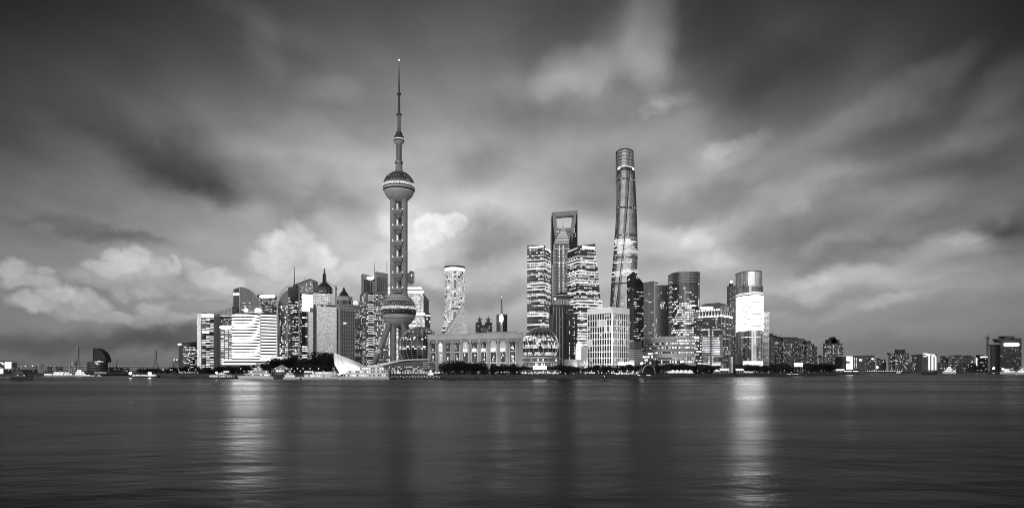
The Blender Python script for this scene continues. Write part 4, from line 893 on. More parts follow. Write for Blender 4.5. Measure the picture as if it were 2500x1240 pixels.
for i in range(8):
    t = (i+.5)/8; x = a[0]+(b_[0]-a[0])*t; y = a[1]+(b_[1]-a[1])*t-.4; m = MB(); pts = [(x-.95, y, Z(755.5, Y)), (x+.95, y, Z(755.5, Y))]+[(x+.95*cos(pi*s_/6), y, Z(752, Y)+.95*sin(pi*s_/6)) for s_ in range(7)]; m.add(pts, [tuple(range(len(pts)))]); m.build('attic_arch', 'dmetal', B.root)
    MB().box(x-.7, x+.7, y-.1, y+.2, Z(748.5, Y), Z(745.5, Y)).build('attic_window', 'dmetal', B.root)
cx_, cy_, kk = X(832, Y), Y+16, Y/F; z = lambda p: Z(p, Y)
MB().lathe(cx_, cy_, [(21*kk, z(745)), (21*kk, z(724.5)), (22*kk, z(724)), (22*kk, z(722.5)), (20.5*kk, z(721.5))], 8).build('octagon_storey', 'pale', B.root)
for i in range(8):
    for s_ in (-.22, 0, .22):
        t = 2*pi*i/8+pi/8+s_; d = 21*kk*cos(pi/8)/cos(s_)+.12; x, y = cx_+d*cos(t), cy_+d*sin(t); tx, ty = -sin(2*pi*i/8+pi/8), cos(2*pi*i/8+pi/8); w = 1.15
        if sin(t) > .4: continue
        m = MB(); pts = [(x-tx*w, y-ty*w, z(742)), (x+tx*w, y+ty*w, z(742))]+[(x+tx*w*cos(pi*r/6), y+ty*w*cos(pi*r/6), z(733)+w*sin(pi*r/6)) for r in range(7)]; m.add(pts, [tuple(range(len(pts)))]); m.build('octagon_window', 'dmetal', B.root)
MB().lathe(cx_, cy_, [(14.5*kk, z(722)), (10*kk, z(714)), (5*kk, z(707)), (3.2*kk, z(705.5))], 4).build('pyramid_roof', 'roof', B.root)
MB().lathe(cx_, cy_, [(19*kk, z(723)), (14*kk, z(720.5))], 8).build('roof_skirt', 'stone', B.root)
MB().lathe(cx_, cy_, [(3.4*kk, z(706)), (3.4*kk, z(702)), (2*kk, z(699.5)), (.3, z(697))], 8).build('finial', 'dmetal', B.root)
for px in (829, 859): MB().lathe(X(px, Y), Y+1, [(2.4*kk, z(745)), (2.4*kk, z(737)), (3*kk, z(736.5)), (.2, z(730))], 6).build('corner_turret', 'stone', B.root)
m = MB()
for i in range(6): m.box(X(836+i*1.4, Y), X(836.9+i*1.4, Y), Y+4.2, Y+4.8, Z(790, Y)+(-.5 if i % 2 else .2), Z(786.5, Y))
o = m.build('facade_sign', 'litw', B.root); o.location = o.location+Vector((0, -1.5, 0)); B.done()
# slim tower with white cupola behind
Y = 1010; B = tower('cupola_tower', 'slim dotted tower topped by a small white cupola, behind the pyramid-capped one', 857, 860, 880, Y, 80, 744, 'stone')
B.wins((1,), 36, 6, .4, ('litw', 'lits'), 8, Z(746, Y), .6, .5, dark='glass'); MB().lathe(X(864, Y), Y+8, [(6.5*Y/F, Z(744, Y)), (6.5*Y/F, Z(739, Y)), (5*Y/F, Z(735, Y)), (2*Y/F, Z(732.8, Y)), (.2, Z(732, Y))], 16).build('cupola', 'glow', B.root, smooth=True)  # cupola glows by itself: light on its white walls is put into the material
MB().lathe(X(876, Y), Y+5, [(2*Y/F, Z(744, Y)), (2*Y/F, Z(738, Y)), (.2, Z(733, Y))], 6).build('turret', 'stone', B.root); B.done()
# tower group left of the ball tower
Y = 985; q = box3(879, 893, 947, Y, 70); B = Bld('stepped_stone_tower', 'stepped stone tower with recessed curved glass bay, left of the ball tower', [(4, q), (Z(714, Y), q)], 'stone')
for pl, pr, t in ((882, 905.5, 667), (914, 947, 662)): 
    qq = box3(pl, pl+4, pr, Y+4, 78); MB().hexa([(*p, Z(714, Y)) for p in qq], [(*p, Z(t+d, Y)) for p, d in zip(qq, (0, 0, 3 if pl > 900 else 4, 2))]).build('upper_slab', 'stone', B.root)
    for i in range(5): px = pl+6+i*(pr-pl-8)/5; MB().box(X(px, Y), X(px+1, Y), Y+2, Y+5, Z(712, Y), Z(t+14, Y)).build('upper_slot', 'dmetal', B.root)
MB().prism(box3(904, 905, 916, Y+10, 84), Z(714, Y), Z(676, Y)).build('recess', 'glass', B.root)
for i in range(7): MB().box(X(905, Y), X(914, Y), Y+9, Y+9.6, Z(711-i*4, Y), Z(709.8-i*4, Y)).build('recess_transom', 'metal', B.root)
for i in range(4): MB().box(X(905.5+i*2.3, Y), X(906.2+i*2.3, Y), Y+8.8, Y+9.4, Z(712, Y), Z(686, Y)).build('recess_mullion', 'metal', B.root)
sign_bar(B, 896, 913, 683, 676, Y-2); B.piers((1,), 9, 1.2, .5, 'pale', 4, Z(714, Y)); B.piers((0,), 3, 1.0, .4, 'pale', 4, Z(714, Y))
B.wins((1,), 38, 18, .55, ('litw', 'litb', 'lits'), 8, Z(716, Y), .72, .5, dark='glass', run=.2); B.wins((0,), 38, 6, .4, ('litw', 'lits'), 8, Z(716, Y), .7, .5, dark='glass')
bay = oval(899, 913, Y-7, 22, 20); MB().prism(bay, 4, Z(716, Y)).build('curved_bay', 'glass', B.root)
for j in range(34): zz_ = 10+(Z(718, Y)-10)*j/34; MB().prism(offset(bay, .3), zz_, zz_+1.5).build('bay_band', 'band2' if (j*7) % 5 else 'stone', B.root)
mast(B.root, 914.5, Y+4, 667, 640, .5, .25); mast(B.root, 944.5, Y+4, 664, 637, .5, .25); B.done()
# lit wedding-cake building behind the ball tower
Y = 1070; q = box3(922, 926, 1037, Y, 80); B = Bld('floodlit_tiered_building', 'floodlit white tiered building behind the lower sphere of the ball tower', [(4, q), (Z(768, Y), q)], 'pale')
def tier(pl, pr, y0, y1, m='pale', dy=4): qq = box3(pl, pl+2, pr, Y+dy, 84); return MB().prism(qq, Z(y0, Y), Z(y1, Y)).build('tier', m, B.root)
tier(928, 1034.5, 768, 717, 'pale', 5); tier(931, 1032, 717, 705, 'pale', 7); tier(936, 1026, 705, 699, 'stone', 9); tier(944, 1018, 699, 692, 'pale', 11); tier(960, 1009, 692, 686, 'stone', 13)
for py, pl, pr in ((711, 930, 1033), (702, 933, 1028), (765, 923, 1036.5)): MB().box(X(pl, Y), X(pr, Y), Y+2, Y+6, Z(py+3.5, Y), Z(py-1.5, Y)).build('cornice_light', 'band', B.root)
extrude_px([(993, 688), (993, 672), (1001, 661), (1009, 662), (1009, 688)], Y+12, 14).build('rooftop_glass_prism', 'glass', B.root); MB().tube(PT(1000, 674, Y+11), PT(1008, 664, Y+11), .4, .4, 4).build('prism_edge', 'pale', B.root); MB().tube(PT(1000, 674, Y+11), PT(1008, 686, Y+11), .4, .4, 4).build('prism_edge', 'pale', B.root); MB().ball(PT(1005, 672, Y+10.5), 1.1, 6, 4).build('prism_lamp', 'sign', B.root)
B.wins((1,), 28, 30, .72, ('litw', 'band2', 'litb'), 6, Z(770, Y), .72, .62, run=.25, rowv=.25, dark='lits'); R = random.Random(18)
m = MB(); mw = MB()
for j in range(12):
    for i in range(30):
        px, py = 930+i*3.45, 766-j*4.2
        (m if R.random() < .62 else mw).box(X(px, Y), X(px+2.3, Y), Y+3.6, Y+4.2, Z(py, Y), Z(py-2.8, Y))
m.build('lit_window_panes', 'litw', B.root, True); mw.build('pale_panels', 'white', B.root, True); flood(B.root, 'flood_lamp', (X(1012, Y-30), Y-42, 5), (X(1005, Y), Y, 110), 60000, 50, 2); B.done()
Y = 1110; q = box3(1030, 1033, 1047, Y, 80); B = Bld('dark_slab_tower', 'narrow dark slab with a sloping top, right of the floodlit tiered building', [(4, q), (Z(733, Y), q)], 'glass'); MB().hexa([(*p, Z(733, Y)) for p in q], [(*p, Z(y_, Y)) for p, y_ in zip(q, (714, 715.5, 732, 730))]).build('sloping_top', 'glass2', B.root); B.slabs(34, .6, .25, 'metal', 8, Z(734, Y)); B.done()
Y = 1090; ql, qh = box3(1036, 1038, 1046.5, Y, 80), box3(1036, 1038, 1051, Y, 80); B = Bld('leaning_dark_block', 'small dark block leaning outwards above the left glass globe', [(4, ql), (Z(765, Y), qh)], 'glass'); B.wins((1,), 20, 4, .1, ('litw',), 8, Z(768, Y)); B.band((1,), Z(772, Y), Z(768, Y), 'band2'); B.done()

# ================================================================== middle, behind the hall
Y = 1250; kk = Y/F; cxp = 1111.0
def ft(l, r): return oval(l, r, Y, 2*24*kk, 28)
keys = [(4, ft(1064, 1139)), (Z(812, Y), ft(1076.5, 1137)), (Z(785, Y), ft(1081, 1136)), (Z(760, Y), ft(1084.5, 1135.5)), (Z(735, Y), ft(1086.5, 1135)), (Z(700, Y), ft(1087.2, 1134)), (Z(663, Y), ft(1086.5, 1133.5)), (Z(649.5, Y), ft(1086, 1133.8))]
B = Bld('flared_round_tower', 'pale round tower flaring at its foot, ringed by lit floors with a bright top', keys, 'glass2', smooth=False)
R = random.Random(22); zt = Z(663, Y); z0 = 10; n = 46; h = (zt-z0)/n
for j in range(n):
    z = z0+h*j; MB().prism(B.poly(z, .5), z, z+h*.34).build('floor_ring', 'offw', B.root)
    for f in range(0, 14):
        if R.random() < (.93 if f not in (7,) else .45): B.pane(f, .05, .95, z+h*.4, z+h*.95, R.choice(['band2', 'litw', 'band2']), .25)
B.band(range(0, 14), Z(661, Y), Z(652, Y), 'band', .35, 'crown_light'); B.cap(B.poly(Z(650, Y)), Z(650, Y), Z(647.8, Y), 'roof_rim', 'dmetal', 1.2)
mast(B.root, 1089, Y+20, 650, 637, .35, .2); MB().box(X(1109, Y), X(1114, Y), Y+18, Y+24, Z(648, Y), Z(645, Y)).build('rooftop_plant', 'dmetal', B.root)
tri = [(1084, 815), (1124, 753), (1124, 815)]; extrude_px(tri, Y-9, 12).build('glass_wedge', 'dimglow', B.root)
for i in range(8): px = 1088+i*4.8; yt = 815-(px-1084)*1.55; MB().tube(PT(px, 815, Y-9.4), PT(px, yt, Y-9.4), .3, .3, 4).build('wedge_mullion', 'offw', B.root)
for py in range(760, 815, 5): xl = 1084+(815-py)/1.55; MB().tube(PT(xl, py, Y-9.4), PT(1124, py, Y-9.4), .25, .25, 4).build('wedge_transom', 'offw', B.root)
MB().tube(PT(1083.5, 816, Y-9.6), PT(1124.5, 752, Y-9.6), .55, .55, 5).build('wedge_edge', 'dmetal', B.root); extrude_px([(1125, 815), (1125, 752), (1133, 752), (1141.5, 815)], Y-6, 10).build('side_wedge', 'dimglow', B.root)
for i in range(9): py = 760+i*6; MB().tube(PT(1129, py, Y-6.4), PT(1133+(py-752)*.13, py+2, Y-6.4), .25, .25, 4).build('side_transom', 'metal', B.root)
B.done()
Y = 1700; T = thing('twin_pagoda_tower', 'small far twin-topped tower with two pagoda caps above the hall roof', 'building', (X(1181, Y), Y+15, 4))
for pl, pr, t in ((1161, 1175, 787), (1184, 1201, 787), (1174, 1185, 793)): MB().box(X(pl, Y), X(pr, Y), Y, Y+26, 4, Z(t, Y)).build('shaft', 'fard', T)
for c in (1170.5, 1191.5):
    cx_, cy_, k2 = X(c, Y), Y+13, Y/F; MB().lathe(cx_, cy_, [(4.5*k2, Z(788, Y)), (4*k2, Z(781, Y)), (2.2*k2, Z(781, Y)), (2.4*k2, Z(779.5, Y)), (7.5*k2, Z(779.2, Y)), (7*k2, Z(777.8, Y)), (1.5*k2, Z(777, Y)), (1.2*k2, Z(775, Y)), (1.6*k2, Z(774, Y)), (.2, Z(771, Y))], 10).build('pagoda_cap', 'dstone', T)
m = MB(); R = random.Random(24)
for _ in range(24): px, py = R.uniform(1162, 1199), R.uniform(790, 830); m.box(X(px, Y), X(px+1.6, Y), Y-.5, Y, Z(py+1.2, Y), Z(py, Y))
m.build('lit_window_panes', 'litw', T, True)
for i in range(6): MB().box(X(1175, Y), X(1193, Y), Y-.6, Y, Z(801+i*4+1, Y), Z(801+i*4, Y)).build('floor_band', 'pale', T)
Y = 1500; B = tower('spired_slab', 'far grey slab with a lattice spire and one dazzling vertical light', 1212, 1226, 1238.5, Y, 42, 767, 'fard'); B.cap(box3(1212, 1226, 1238.5, Y, 42), Z(768, Y), Z(766, Y), 'parapet', 'stone', .4)
m = MB(); m.lathe(X(1224, Y), Y-1.5, [(.5, Z(788, Y)), (3.6, Z(784, Y)), (4.3, Z(778, Y)), (3.6, Z(771, Y)), (.5, Z(767.5, Y))], 12); m.build('vertical_light', 'lamp', B.root)
for i in range(11): MB().tube(PT(1213, 772+i*5, Y+6), PT(1221, 772+i*5, Y-1), .5, .5, 4).build('floor_line', 'offw', B.root)
MB().box(X(1221.5, Y), X(1227.5, Y), Y-1, Y+1, 4, Z(790, Y)).build('pale_fin', 'pale', B.root)
lattice_mast(B.root, X(1224.5, Y), Y+10, Z(768, Y), Z(752, Y), 5, 4, 4, r=.5); lattice_mast(B.root, X(1224.5, Y), Y+10, Z(752, Y), Z(727, Y), 2.8, 1.2, 7, r=.45); MB().ball(PT(1224.5, 725, Y+10), 1, 6, 4).build('beacon', 'sign', B.root); B.done()

# ================================================================== right cluster
# small domed pavilion and low blocks between the lantern tower and the white grid block
Y = 800; T = thing('white_domed_pavilion', 'small glowing white domed pavilion behind the lantern tower', 'building', (X(1418, Y), Y+10, 4)); kk = Y/F
MB().lathe(X(1416, Y), Y+10, [(9*kk, 4), (9*kk, Z(852, Y)), (8*kk, Z(846, Y)), (8.6*kk, Z(844, Y)), (7*kk, Z(838, Y)), (3*kk, Z(834, Y)), (.3, Z(832.5, Y))], 20).build('drum_and_dome', 'glow', T)  # dome glows by itself: its floodlighting is put into the material
MB().box(X(1420, Y), X(1436, Y), Y+4, Y+20, 4, Z(846, Y)).build('side_hall', 'stone', T)
Y = 740; B = tower('low_dark_annex', 'low dark annex with few windows at the foot of the lantern tower', 1375, 1377, 1436, Y, 86, 878, 'dstone'); MB().box(X(1376, Y), X(1407, Y), Y-2, Y+6, Z(905, Y), Z(877, Y)).build('front_block', 'stone', B.root); B.wins((1,), 3, 16, .3, ('lits',), 8, Z(880, Y), .4, .5, dark='glass'); B.done()
# dark slanted pair
Y = 985; q = box3(1530.5, 1547, 1571, Y, 45); B = Bld('pointed_dark_tower', 'dark glass tower with a pointed sloping roof and ring-shaped sign', [(4, q), (Z(700, Y), q)], 'glass')
MB().hexa([(*p, Z(700, Y)) for p in q], [(*p, Z(y_, Y)) for p, y_ in zip(q, (673, 662, 689, 690))]).build('sloping_top', 'glass', B.root)
B.piers((0, 1), 6, .22, .2, 'metal', 4, Z(700, Y), 'mullion'); B.slabs(20, .22, .15, 'metal', 8, Z(700, Y), ends=False, name='transom')
B.wins((1,), 46, 7, .34, ('litw', 'lits'), 8, Z(705, Y), .85, .4, run=.45, rowv=.85); B.wins((0,), 46, 5, .09, ('litw', 'lits'), 8, Z(700, Y), .8, .4)
m = MB(); a, b_ = q[1], q[2]; c = Vector((a[0]*.62+b_[0]*.38, a[1]*.62+b_[1]*.38-.8, Z(675, Y)))
for i in range(12): m.tube(c+Vector((1.5*cos(2*pi*i/12), 0, 2.4*sin(2*pi*i/12))), c+Vector((1.5*cos(2*pi*(i+1)/12), 0, 2.4*sin(2*pi*(i+1)/12))), .4, .4, 4)
m.build('ring_sign', 'litw', B.root)
for py in (684, 733): 
    p = PT(1533.5, py, Y+4); m = MB(); m.tube((p[0]-1, p[1]-6, p[2]-2), (p[0]+1.5, p[1]-6, p[2]+2), .4, .4, 4); m.tube((p[0]-1, p[1]-6, p[2]+1.6), (p[0]+1.2, p[1]-6, p[2]-1), .4, .4, 4); m.build('side_sign', 'litw', B.root)
B.done()
Y = 1010; q = box3(1569.5, 1571, 1598, Y, 82); B = Bld('dark_slab_block', 'dark glass slab with a pale right edge, between the pointed tower and lattice building', [(4, q), (Z(694, Y), q)], 'glass'); MB().hexa([(*p, Z(694, Y)) for p in q], [(*p, Z(y_, Y)) for p, y_ in zip(q, (691, 690, 686, 688))]).build('sloping_top', 'glass', B.root)
B.wins((1,), 46, 8, .15, ('litw', 'lits'), 8, Z(715, Y), .85, .4, run=.5, rowv=.9); B.slabs(26, .3, .15, 'metal', 8, Z(712, Y), ends=False, name='transom'); B.piers((1,), 9, .2, .12, 'metal', 4, Z(694, Y), 'mullion')
MB().tube((*q[2], 4), (*q[2], Z(686, Y)), 1.2, 1.2, 4).build('pale_edge', 'pale', B.root); B.done()
Y = 1035; q = box3(1596, 1599, 1632.5, Y, 78); B = Bld('lattice_front_building', 'grey building with a rippling lattice front, left of the rounded dark tower', [(4, q), (Z(697, Y), q)], 'glass2')
m = B.acc.setdefault('white', MB()); R = random.Random(26)
for j in range(34):
    for i in range(15):
        t = (i+.15+.5*(j % 2))/15.5; z = 8+(Z(700, Y)-8)*j/34; hh = (Z(700, Y)-8)/34
        key = 'litw' if (R.random() < (.75 if (j in (25, 26, 27) and 5 < i < 10) or j < 14 and R.random() < .5 else .04)) else 'sheen'
        B.pane(1, t, t+.032, z+.1*hh, z+.95*hh, key, .4)
for i in range(19): px = 1600+i*1.75; MB().tube(PT(px, 699, Y+1), PT(px, 694.5, Y+1), .35, .35, 4).build('roof_spike', 'pale', B.root)
B.slabs(34, .35, .3, 'metal', 8, Z(700, Y)); MB().box(X(1598, Y), X(1606, Y), Y-1, Y+5, Z(692, Y), Z(689, Y)).build('roof_hood', 'dmetal', B.root); B.acc.pop('white', None); B.done()
# rounded dark tower
Y = 960; q = oval(1631.5, 1708.5, Y, 62, 32, 2.8); zt = Z(664, Y); B = Bld('rounded_dark_tower', 'wide dark glass tower with rounded corners and brightly lit lower floors', [(4, q), (zt, q)], 'glass')
R = random.Random(28); n = 40; h = (Z(690, Y)-8)/n
for j in range(n):
    z = 8+h*j; py = HY-(z-CZ)*F/Y; MB().prism(offset(q, .3), z, z+h*.16).build('floor_slab', 'metal', B.root)
    p = .16 if py < 735 else .50 if py < 772 else .97 if py < 795 else .5 if py < 804 else .97
    if R.random() < .25: p *= .6
    on = False
    for f in range(1, 15):
        for s_ in (0, .5):
            if R.random() < .5: on = R.random() < p
            if on: B.pane(f, s_+.04, s_+.46, z+h*.3, z+h*.85, R.choice(['litw', 'litb', 'lits']), .25)
for j in range(7): z = Z(690-j*4, Y); MB().prism(offset(q, .25), z, z+1.2).build('crown_louvre', 'metal', B.root)
B.cap(q, zt, Z(662.3, Y), 'roof_rim', 'metal', .6)
for px in (1672, 1674.5): MB().tube(PT(px, 900, Y-.6), PT(px, 700, Y-.6), .28, .28, 4).build('light_rail', 'lits', B.root)
for i in range(9):
    py = 690+i*12; m = MB(); m.tube(PT(1633.5, py+1.5, Y+10), PT(1638, py-2, Y+3), .35, .35, 4); m.tube(PT(1638, py-2, Y+3), PT(1642, py+1, Y+.5), .35, .35, 4); m.build('chevron_light', 'litw', B.root)
MB().tube(PT(1672, 663, Y+20), PT(1672, 658, Y+20), .4, .3, 5).build('mast', 'dmetal', B.root)
for y0 in (712, 734): MB().box(X(1707, Y), X(1718, Y), Y+24, Y+40, Z(y0+9, Y+20), Z(y0, Y+20)).build('projecting_box', 'dmetal', B.root); MB().box(X(1708, Y), X(1718, Y), Y+23.6, Y+40, Z(y0+11, Y+20), Z(y0+9.2, Y+20)).build('box_underlight', 'lits', B.root)
B.done()
# hotel with floodlit crown
Y = 925; q = box3(1694, 1761, 1784, Y, 22); zt = Z(772, Y); B = Bld('floodlit_crown_hotel', 'brown stone hotel with a floodlit colonnade crown and mansard roof', [(4, q), (zt, q)], 'dstone')
B.wins((0,), 24, 9, .22, ('litw', 'lits'), 30, Z(776, Y), .45, .45, dark='glass', run=.1, rowv=.3); B.piers((1,), 7, .9, .5, 'stone', 4, zt); B.wins((1,), 24, 7, .3, ('litw', 'lits'), 10, Z(776, Y), .5, .5, dark='glass')
qc = offset(q, .3); B.cap(qc, zt, Z(757, Y), 'crown_storey', 'stone'); B.cap(q, Z(758.5, Y), Z(756, Y), 'crown_cornice', 'pale', 1.4); B.cap(q, zt-.6, zt+.8, 'crown_sill', 'pale', 1.2)
a, b_, c_ = q[0], q[1], q[2]
for (u, w, n) in ((a, b_, 9), (b_, c_, 5)):
    e = Vector((w[0]-u[0], w[1]-u[1])); e.normalize(); nn = Vector((e.y, -e.x))
    for i in range(n+1):
        if u is a and i < 2: continue
        t = i/n; x, y = u[0]+(w[0]-u[0])*t+nn.x*.9, u[1]+(w[1]-u[1])*t+nn.y*.9; MB().tube((x, y, zt), (x, y, Z(758, Y)), .7, .6, 8).build('crown_column', 'white', B.root)
        MB().ball((x+nn.x*.9, y+nn.y*.9, zt+.6), .9, 8, 5).build('crown_lamp', 'lamp', B.root)
    for i in range(n):
        if u is a and i < 2: continue
        t = (i+.5)/n; x, y = u[0]+(w[0]-u[0])*t+nn.x*.4, u[1]+(w[1]-u[1])*t+nn.y*.4; e2 = e*(.28*math.hypot(w[0]-u[0], w[1]-u[1])/n); MB().quad((x-e2.x, y-e2.y, zt+2), (x+e2.x, y+e2.y, zt+2), (x+e2.x, y+e2.y, Z(759, Y)), (x-e2.x, y-e2.y, Z(759, Y))).build('crown_window', 'dmetal', B.root)
qm = offset(q, -2); qt = box3(1714, 1757, 1776, Y+9, 25); MB().loft([[(*p, Z(756, Y)) for p in qm], [(*p, Z(746, Y)) for p in offset(qt, 2)], [(*p, Z(738.5, Y)) for p in qt]]).build('mansard_roof', 'metal', B.root)
qt2 = offset(qt, -3); MB().prism(qt2, Z(739, Y), Z(736.5, Y)).build('roof_deck', 'roof', B.root)
for i in range(10): t = (i+.5)/10; x, y = qm[0][0]+(qm[1][0]-qm[0][0])*t, qm[0][1]+(qm[1][1]-qm[0][1])*t; MB().ball((x, y-.5, Z(755, Y)), .8, 6, 4).build('roof_lamp', 'lamp', B.root)
MB().box(X(1712, Y), X(1742, Y), Y+1.5, Y+4, Z(754, Y), Z(748, Y)).build('roof_light_panel', 'band', B.root)
for ch, py in zip('OACT', (777.5, 783.5, 789.5, 796)): text_mesh(B.root, ch, 'vertical_letter', 'band2', (X(1749.5, Y), Y+1.2, Z(py, Y)), 4.2, 0, .2)
B.done()
# striped front block with dark corners
Y = 850; q = box3(1713, 1757, 1763.5, Y, 14); zt = Z(803, Y); B = Bld('striped_front_block', 'small block of white horizontal stripes split by a dark vertical rail, before the hotel', [(4, q), (zt, q)], 'glass')
for i in range(10): z = Z(871-i*5.6, Y); MB().prism(offset(q, .5), z, Z(867.6-i*5.6, Y)).build('white_stripe', 'offw', B.root)
B.cap(q, Z(806, Y), zt+.4, 'top_band', 'offw', .8)
for i in range(5): MB().prism(offset(q, 1.6+i*1.2), Z(886+i*3.2, Y), Z(888.4+i*3.2, Y) if False else Z(884+i*3.2, Y)).build('lower_stripe', 'pale', B.root)
for px, w in ((1735, 1.8),): MB().box(X(px-w, Y), X(px+w, Y), Y-1.8, Y+1, 4, Z(800, Y)).build('dark_rail', 'dmetal', B.root)
for s_ in (1730.5, 1739.5):
    for py in (808, 812, 816, 872, 877, 882): MB().box(X(s_-1.6, Y), X(s_+1.6, Y), Y-1.2, Y-.7, Z(py+2.6, Y), Z(py, Y)).build('rail_window', 'lits', B.root)
for x0, x1 in ((1715.5, 1727), (1743, 1755)):
    for y0, y1 in ((821, 806.5), (884, 870)): MB().box(X(x0, Y), X(x1, Y), Y-1.7, Y-.9, Z(y0, Y), Z(y1, Y)).build('dark_loggia', 'roof', B.root)
flood(B.root, 'flood_lamp', (X(1738, Y-40), Y-40, 6), (X(1738, Y), Y, 40), 36000, 30, 2); B.done()
# curved shopping mall
Y = 800; q = oval(1577, 1712, Y, 90, 44, 2.4); B = Bld('curved_mall', 'broad curved low shopping centre with layered stone bands and lit galleries', [(4, q), (Z(822, Y), q)], 'stone', cat='shopping centre')
lay = [(893, 886, 'pale', 1), (886, 880, 'glow', 0), (880, 876.5, 'pale', 1.2), (876.5, 873, 'glass', .2), (873, 862, 'pale', .9), (862, 858, 'glass', .2), (858, 850, 'stone', 1), (850, 846, 'glass', .2), (846, 840, 'stone', 1), (840, 836, 'glass', .2), (836, 826, 'stone', .9), (826, 822, 'pale', 1.4)]
R = random.Random(33)
for y0, y1, m_, o in lay:
    if m_ == 'glass' or m_ == 'glow':
        MB().prism(offset(q, .15), Z(y0, Y), Z(y1, Y)).build('gallery_glass', 'glass', B.root)
        for f in range(1, 22):
            for s_ in (0, .34, .67):
                if R.random() < (.4 if f < 9 else .85): B.pane(f, s_+.02, s_+.28, Z(y0-.5, Y), Z(y1+.6, Y), R.choice(['litw', 'litb', 'lits']), .4)
    else: MB().prism(offset(q, o), Z(y0, Y), Z(y1, Y)).build('stone_band', m_, B.root)
m = MB()
for i in range(15): px = 1655+i*3.6; m.box(X(px, Y-3), X(px+1.6, Y-3), Y-1.6, Y-1, Z(834, Y), Z(829, Y))
m.build('lit_fin_row', 'litw', B.root, True)
text_mesh(B.root, 'SUPER', 'roof_lettering', 'band', (X(1662, Y), Y+1, Z(826.5, Y)), 4.6, 0, .3)
MB().prism(oval(1610, 1690, Y+20, 50, 24), Z(822, Y), Z(818, Y)).build('roof_storey', 'stone', B.root); MB().box(X(1692, Y), X(1708, Y), Y+2, Y+6, Z(826, Y), Z(821, Y)).build('roof_sign', 'band', B.root)
MB().box(X(1686, Y), X(1716, Y), Y+4, Y+50, 4, Z(831, Y)).build('right_wing', 'glass', B.root)
m = MB()
for j in range(8):
    for i in range(8):
        if R.random() < .7: px = 1690+i*3.1; m.box(X(px, Y), X(px+2.6, Y), Y+3.2, Y+3.9, Z(888-j*7.2, Y), Z(885-j*7.2, Y))
m.build('lit_window_panes', 'litw', B.root, True)
MB().box(X(1576, Y-4), X(1593, Y-4), Y+8, Y+14, Z(893, Y), Z(872, Y)).build('entrance_panel', 'white', B.root); B.done()
# low blocks at the foot of the pointed tower
Y = 790; B = tower('louvred_low_block', 'low block of pale louvres beside the white grid block', 1536, 1549, 1568, Y, 40, 853, 'metal'); B.slabs(10, .5, .5, 'offw', 8, Z(854, Y)); B.cap(box3(1538, 1550, 1567, Y+10, 40), Z(853, Y), Z(832, Y), 'upper_box', 'dstone'); B.band((0,), 6, 22, 'lits', .3, 'lit_end'); B.done()
Y = 740; B = tower('lit_pavilion', 'low glowing white pavilion on the promenade right of the grid block', 1508, 1510, 1546, Y, 86, 884, 'white'); B.band((1,), 6, Z(887, Y), 'glow', .4, 'lit_front'); B.done()
Y = 800; B = tower('dark_low_office', 'dark low office with stacked terraces behind the promenade conifers', 1568, 1569, 1594, Y, 86, 858, 'glass'); B.wins((1,), 6, 6, .4, ('litw', 'litb'), 8, Z(860, Y)); B.slabs(6, .9, .6, 'dstone', 8, Z(860, Y)); B.done()
# big screen tower
Y = 1000; q = oval(1795.5, 1862.5, Y, 62, 36, 2.3); z = lambda p: Z(p, Y)
B = Bld('screen_tower', 'round-fronted glass tower with a huge blazing white screen of horizontal strips', [(4, q), (z(697), q)], 'silver')
fr = range(0, 18)
for i in range(15): B.band(range(0, 36), z(806-i*5.85), z(806-i*5.85-2.9), 'screen', .6, 'screen_strip')
MB().prism(offset(q, .35), z(807), z(718)).build('screen_backing', 'metal', B.root)
B.cap(q, z(718), z(713), 'light_ring', 'band2', .5)
for i, py in enumerate((711, 706, 701, 697)): B.cap(q, z(py), z(py-1.1), 'floor_ring', 'offw', .5)
for f in range(7, 14): B.pane(f, .05, .95, z(710), z(698), 'glass', .3)
q2 = oval(1795.5, 1860, Y+2, 56, 36, 2.3); MB().prism(q2, z(697), z(660.5)).build('glass_crown', 'silver', B.root); MB().prism(offset(q2, .4), z(661.5), z(660)).build('crown_rim', 'dmetal', B.root)
for i in range(36):
    p = q2[i]
    if i % 6 == 3: MB().tube((p[0], p[1]-.3, z(697)), (p[0], p[1]-.3, z(661)), .45, .45, 5).build('crown_mullion', 'offw', B.root)
R = random.Random(36)
for f in range(2, 17):
    p = q[f]; MB().tube((p[0], p[1]-.3, 4), (p[0], p[1]-.3, z(808)), .35, .35, 4).build('lower_mullion', 'offw' if f % 2 else 'metal', B.root)
    for j in range(14):
        if R.random() < .22: B.pane(f, .1, .9, z(884-j*5.4), z(884-j*5.4-R.choice([2, 4.6])), R.choice(['lits', 'dimglow', 'glass']), .3)
    if R.random() < .5: B.pane(f, .4, .62, z(R.uniform(870, 885)), z(R.uniform(825, 850)), 'glass', .35)
B.band(range(1, 17), z(893), z(881), 'band', .4, 'lobby_light'); B.band(range(3, 12), z(822.5), z(821.3), 'litw', .5, 'light_line'); B.band(range(13, 17), z(830), z(828.8), 'litw', .5, 'light_line')
qb = box3(1774.5, 1781, 1797, Y+14, 65); MB().prism(qb, 4, z(694)).build('side_slab', 'glass2', B.root); a, b_ = qb[1], qb[2]; m = MB()
for j in range(48):
    for i in range(4):
        t = (i+.5)/4; x, y = a[0]+(b_[0]-a[0])*t, a[1]+(b_[1]-a[1])*t-.3
        if R.random() < .3: m.box(x-.7, x+.7, y-.2, y+.1, 8+j*2.85, 9.1+j*2.85)
m.build('lit_window_panes', 'lits', B.root, True); MB().box(X(1790, Y), X(1796, Y), Y+12, Y+20, z(695), z(688)).build('side_plant', 'dmetal', B.root); MB().ball((X(1793, Y), Y+14, z(685)), 2.2, 8, 5).build('side_beacon', 'sign', B.root); B.done()
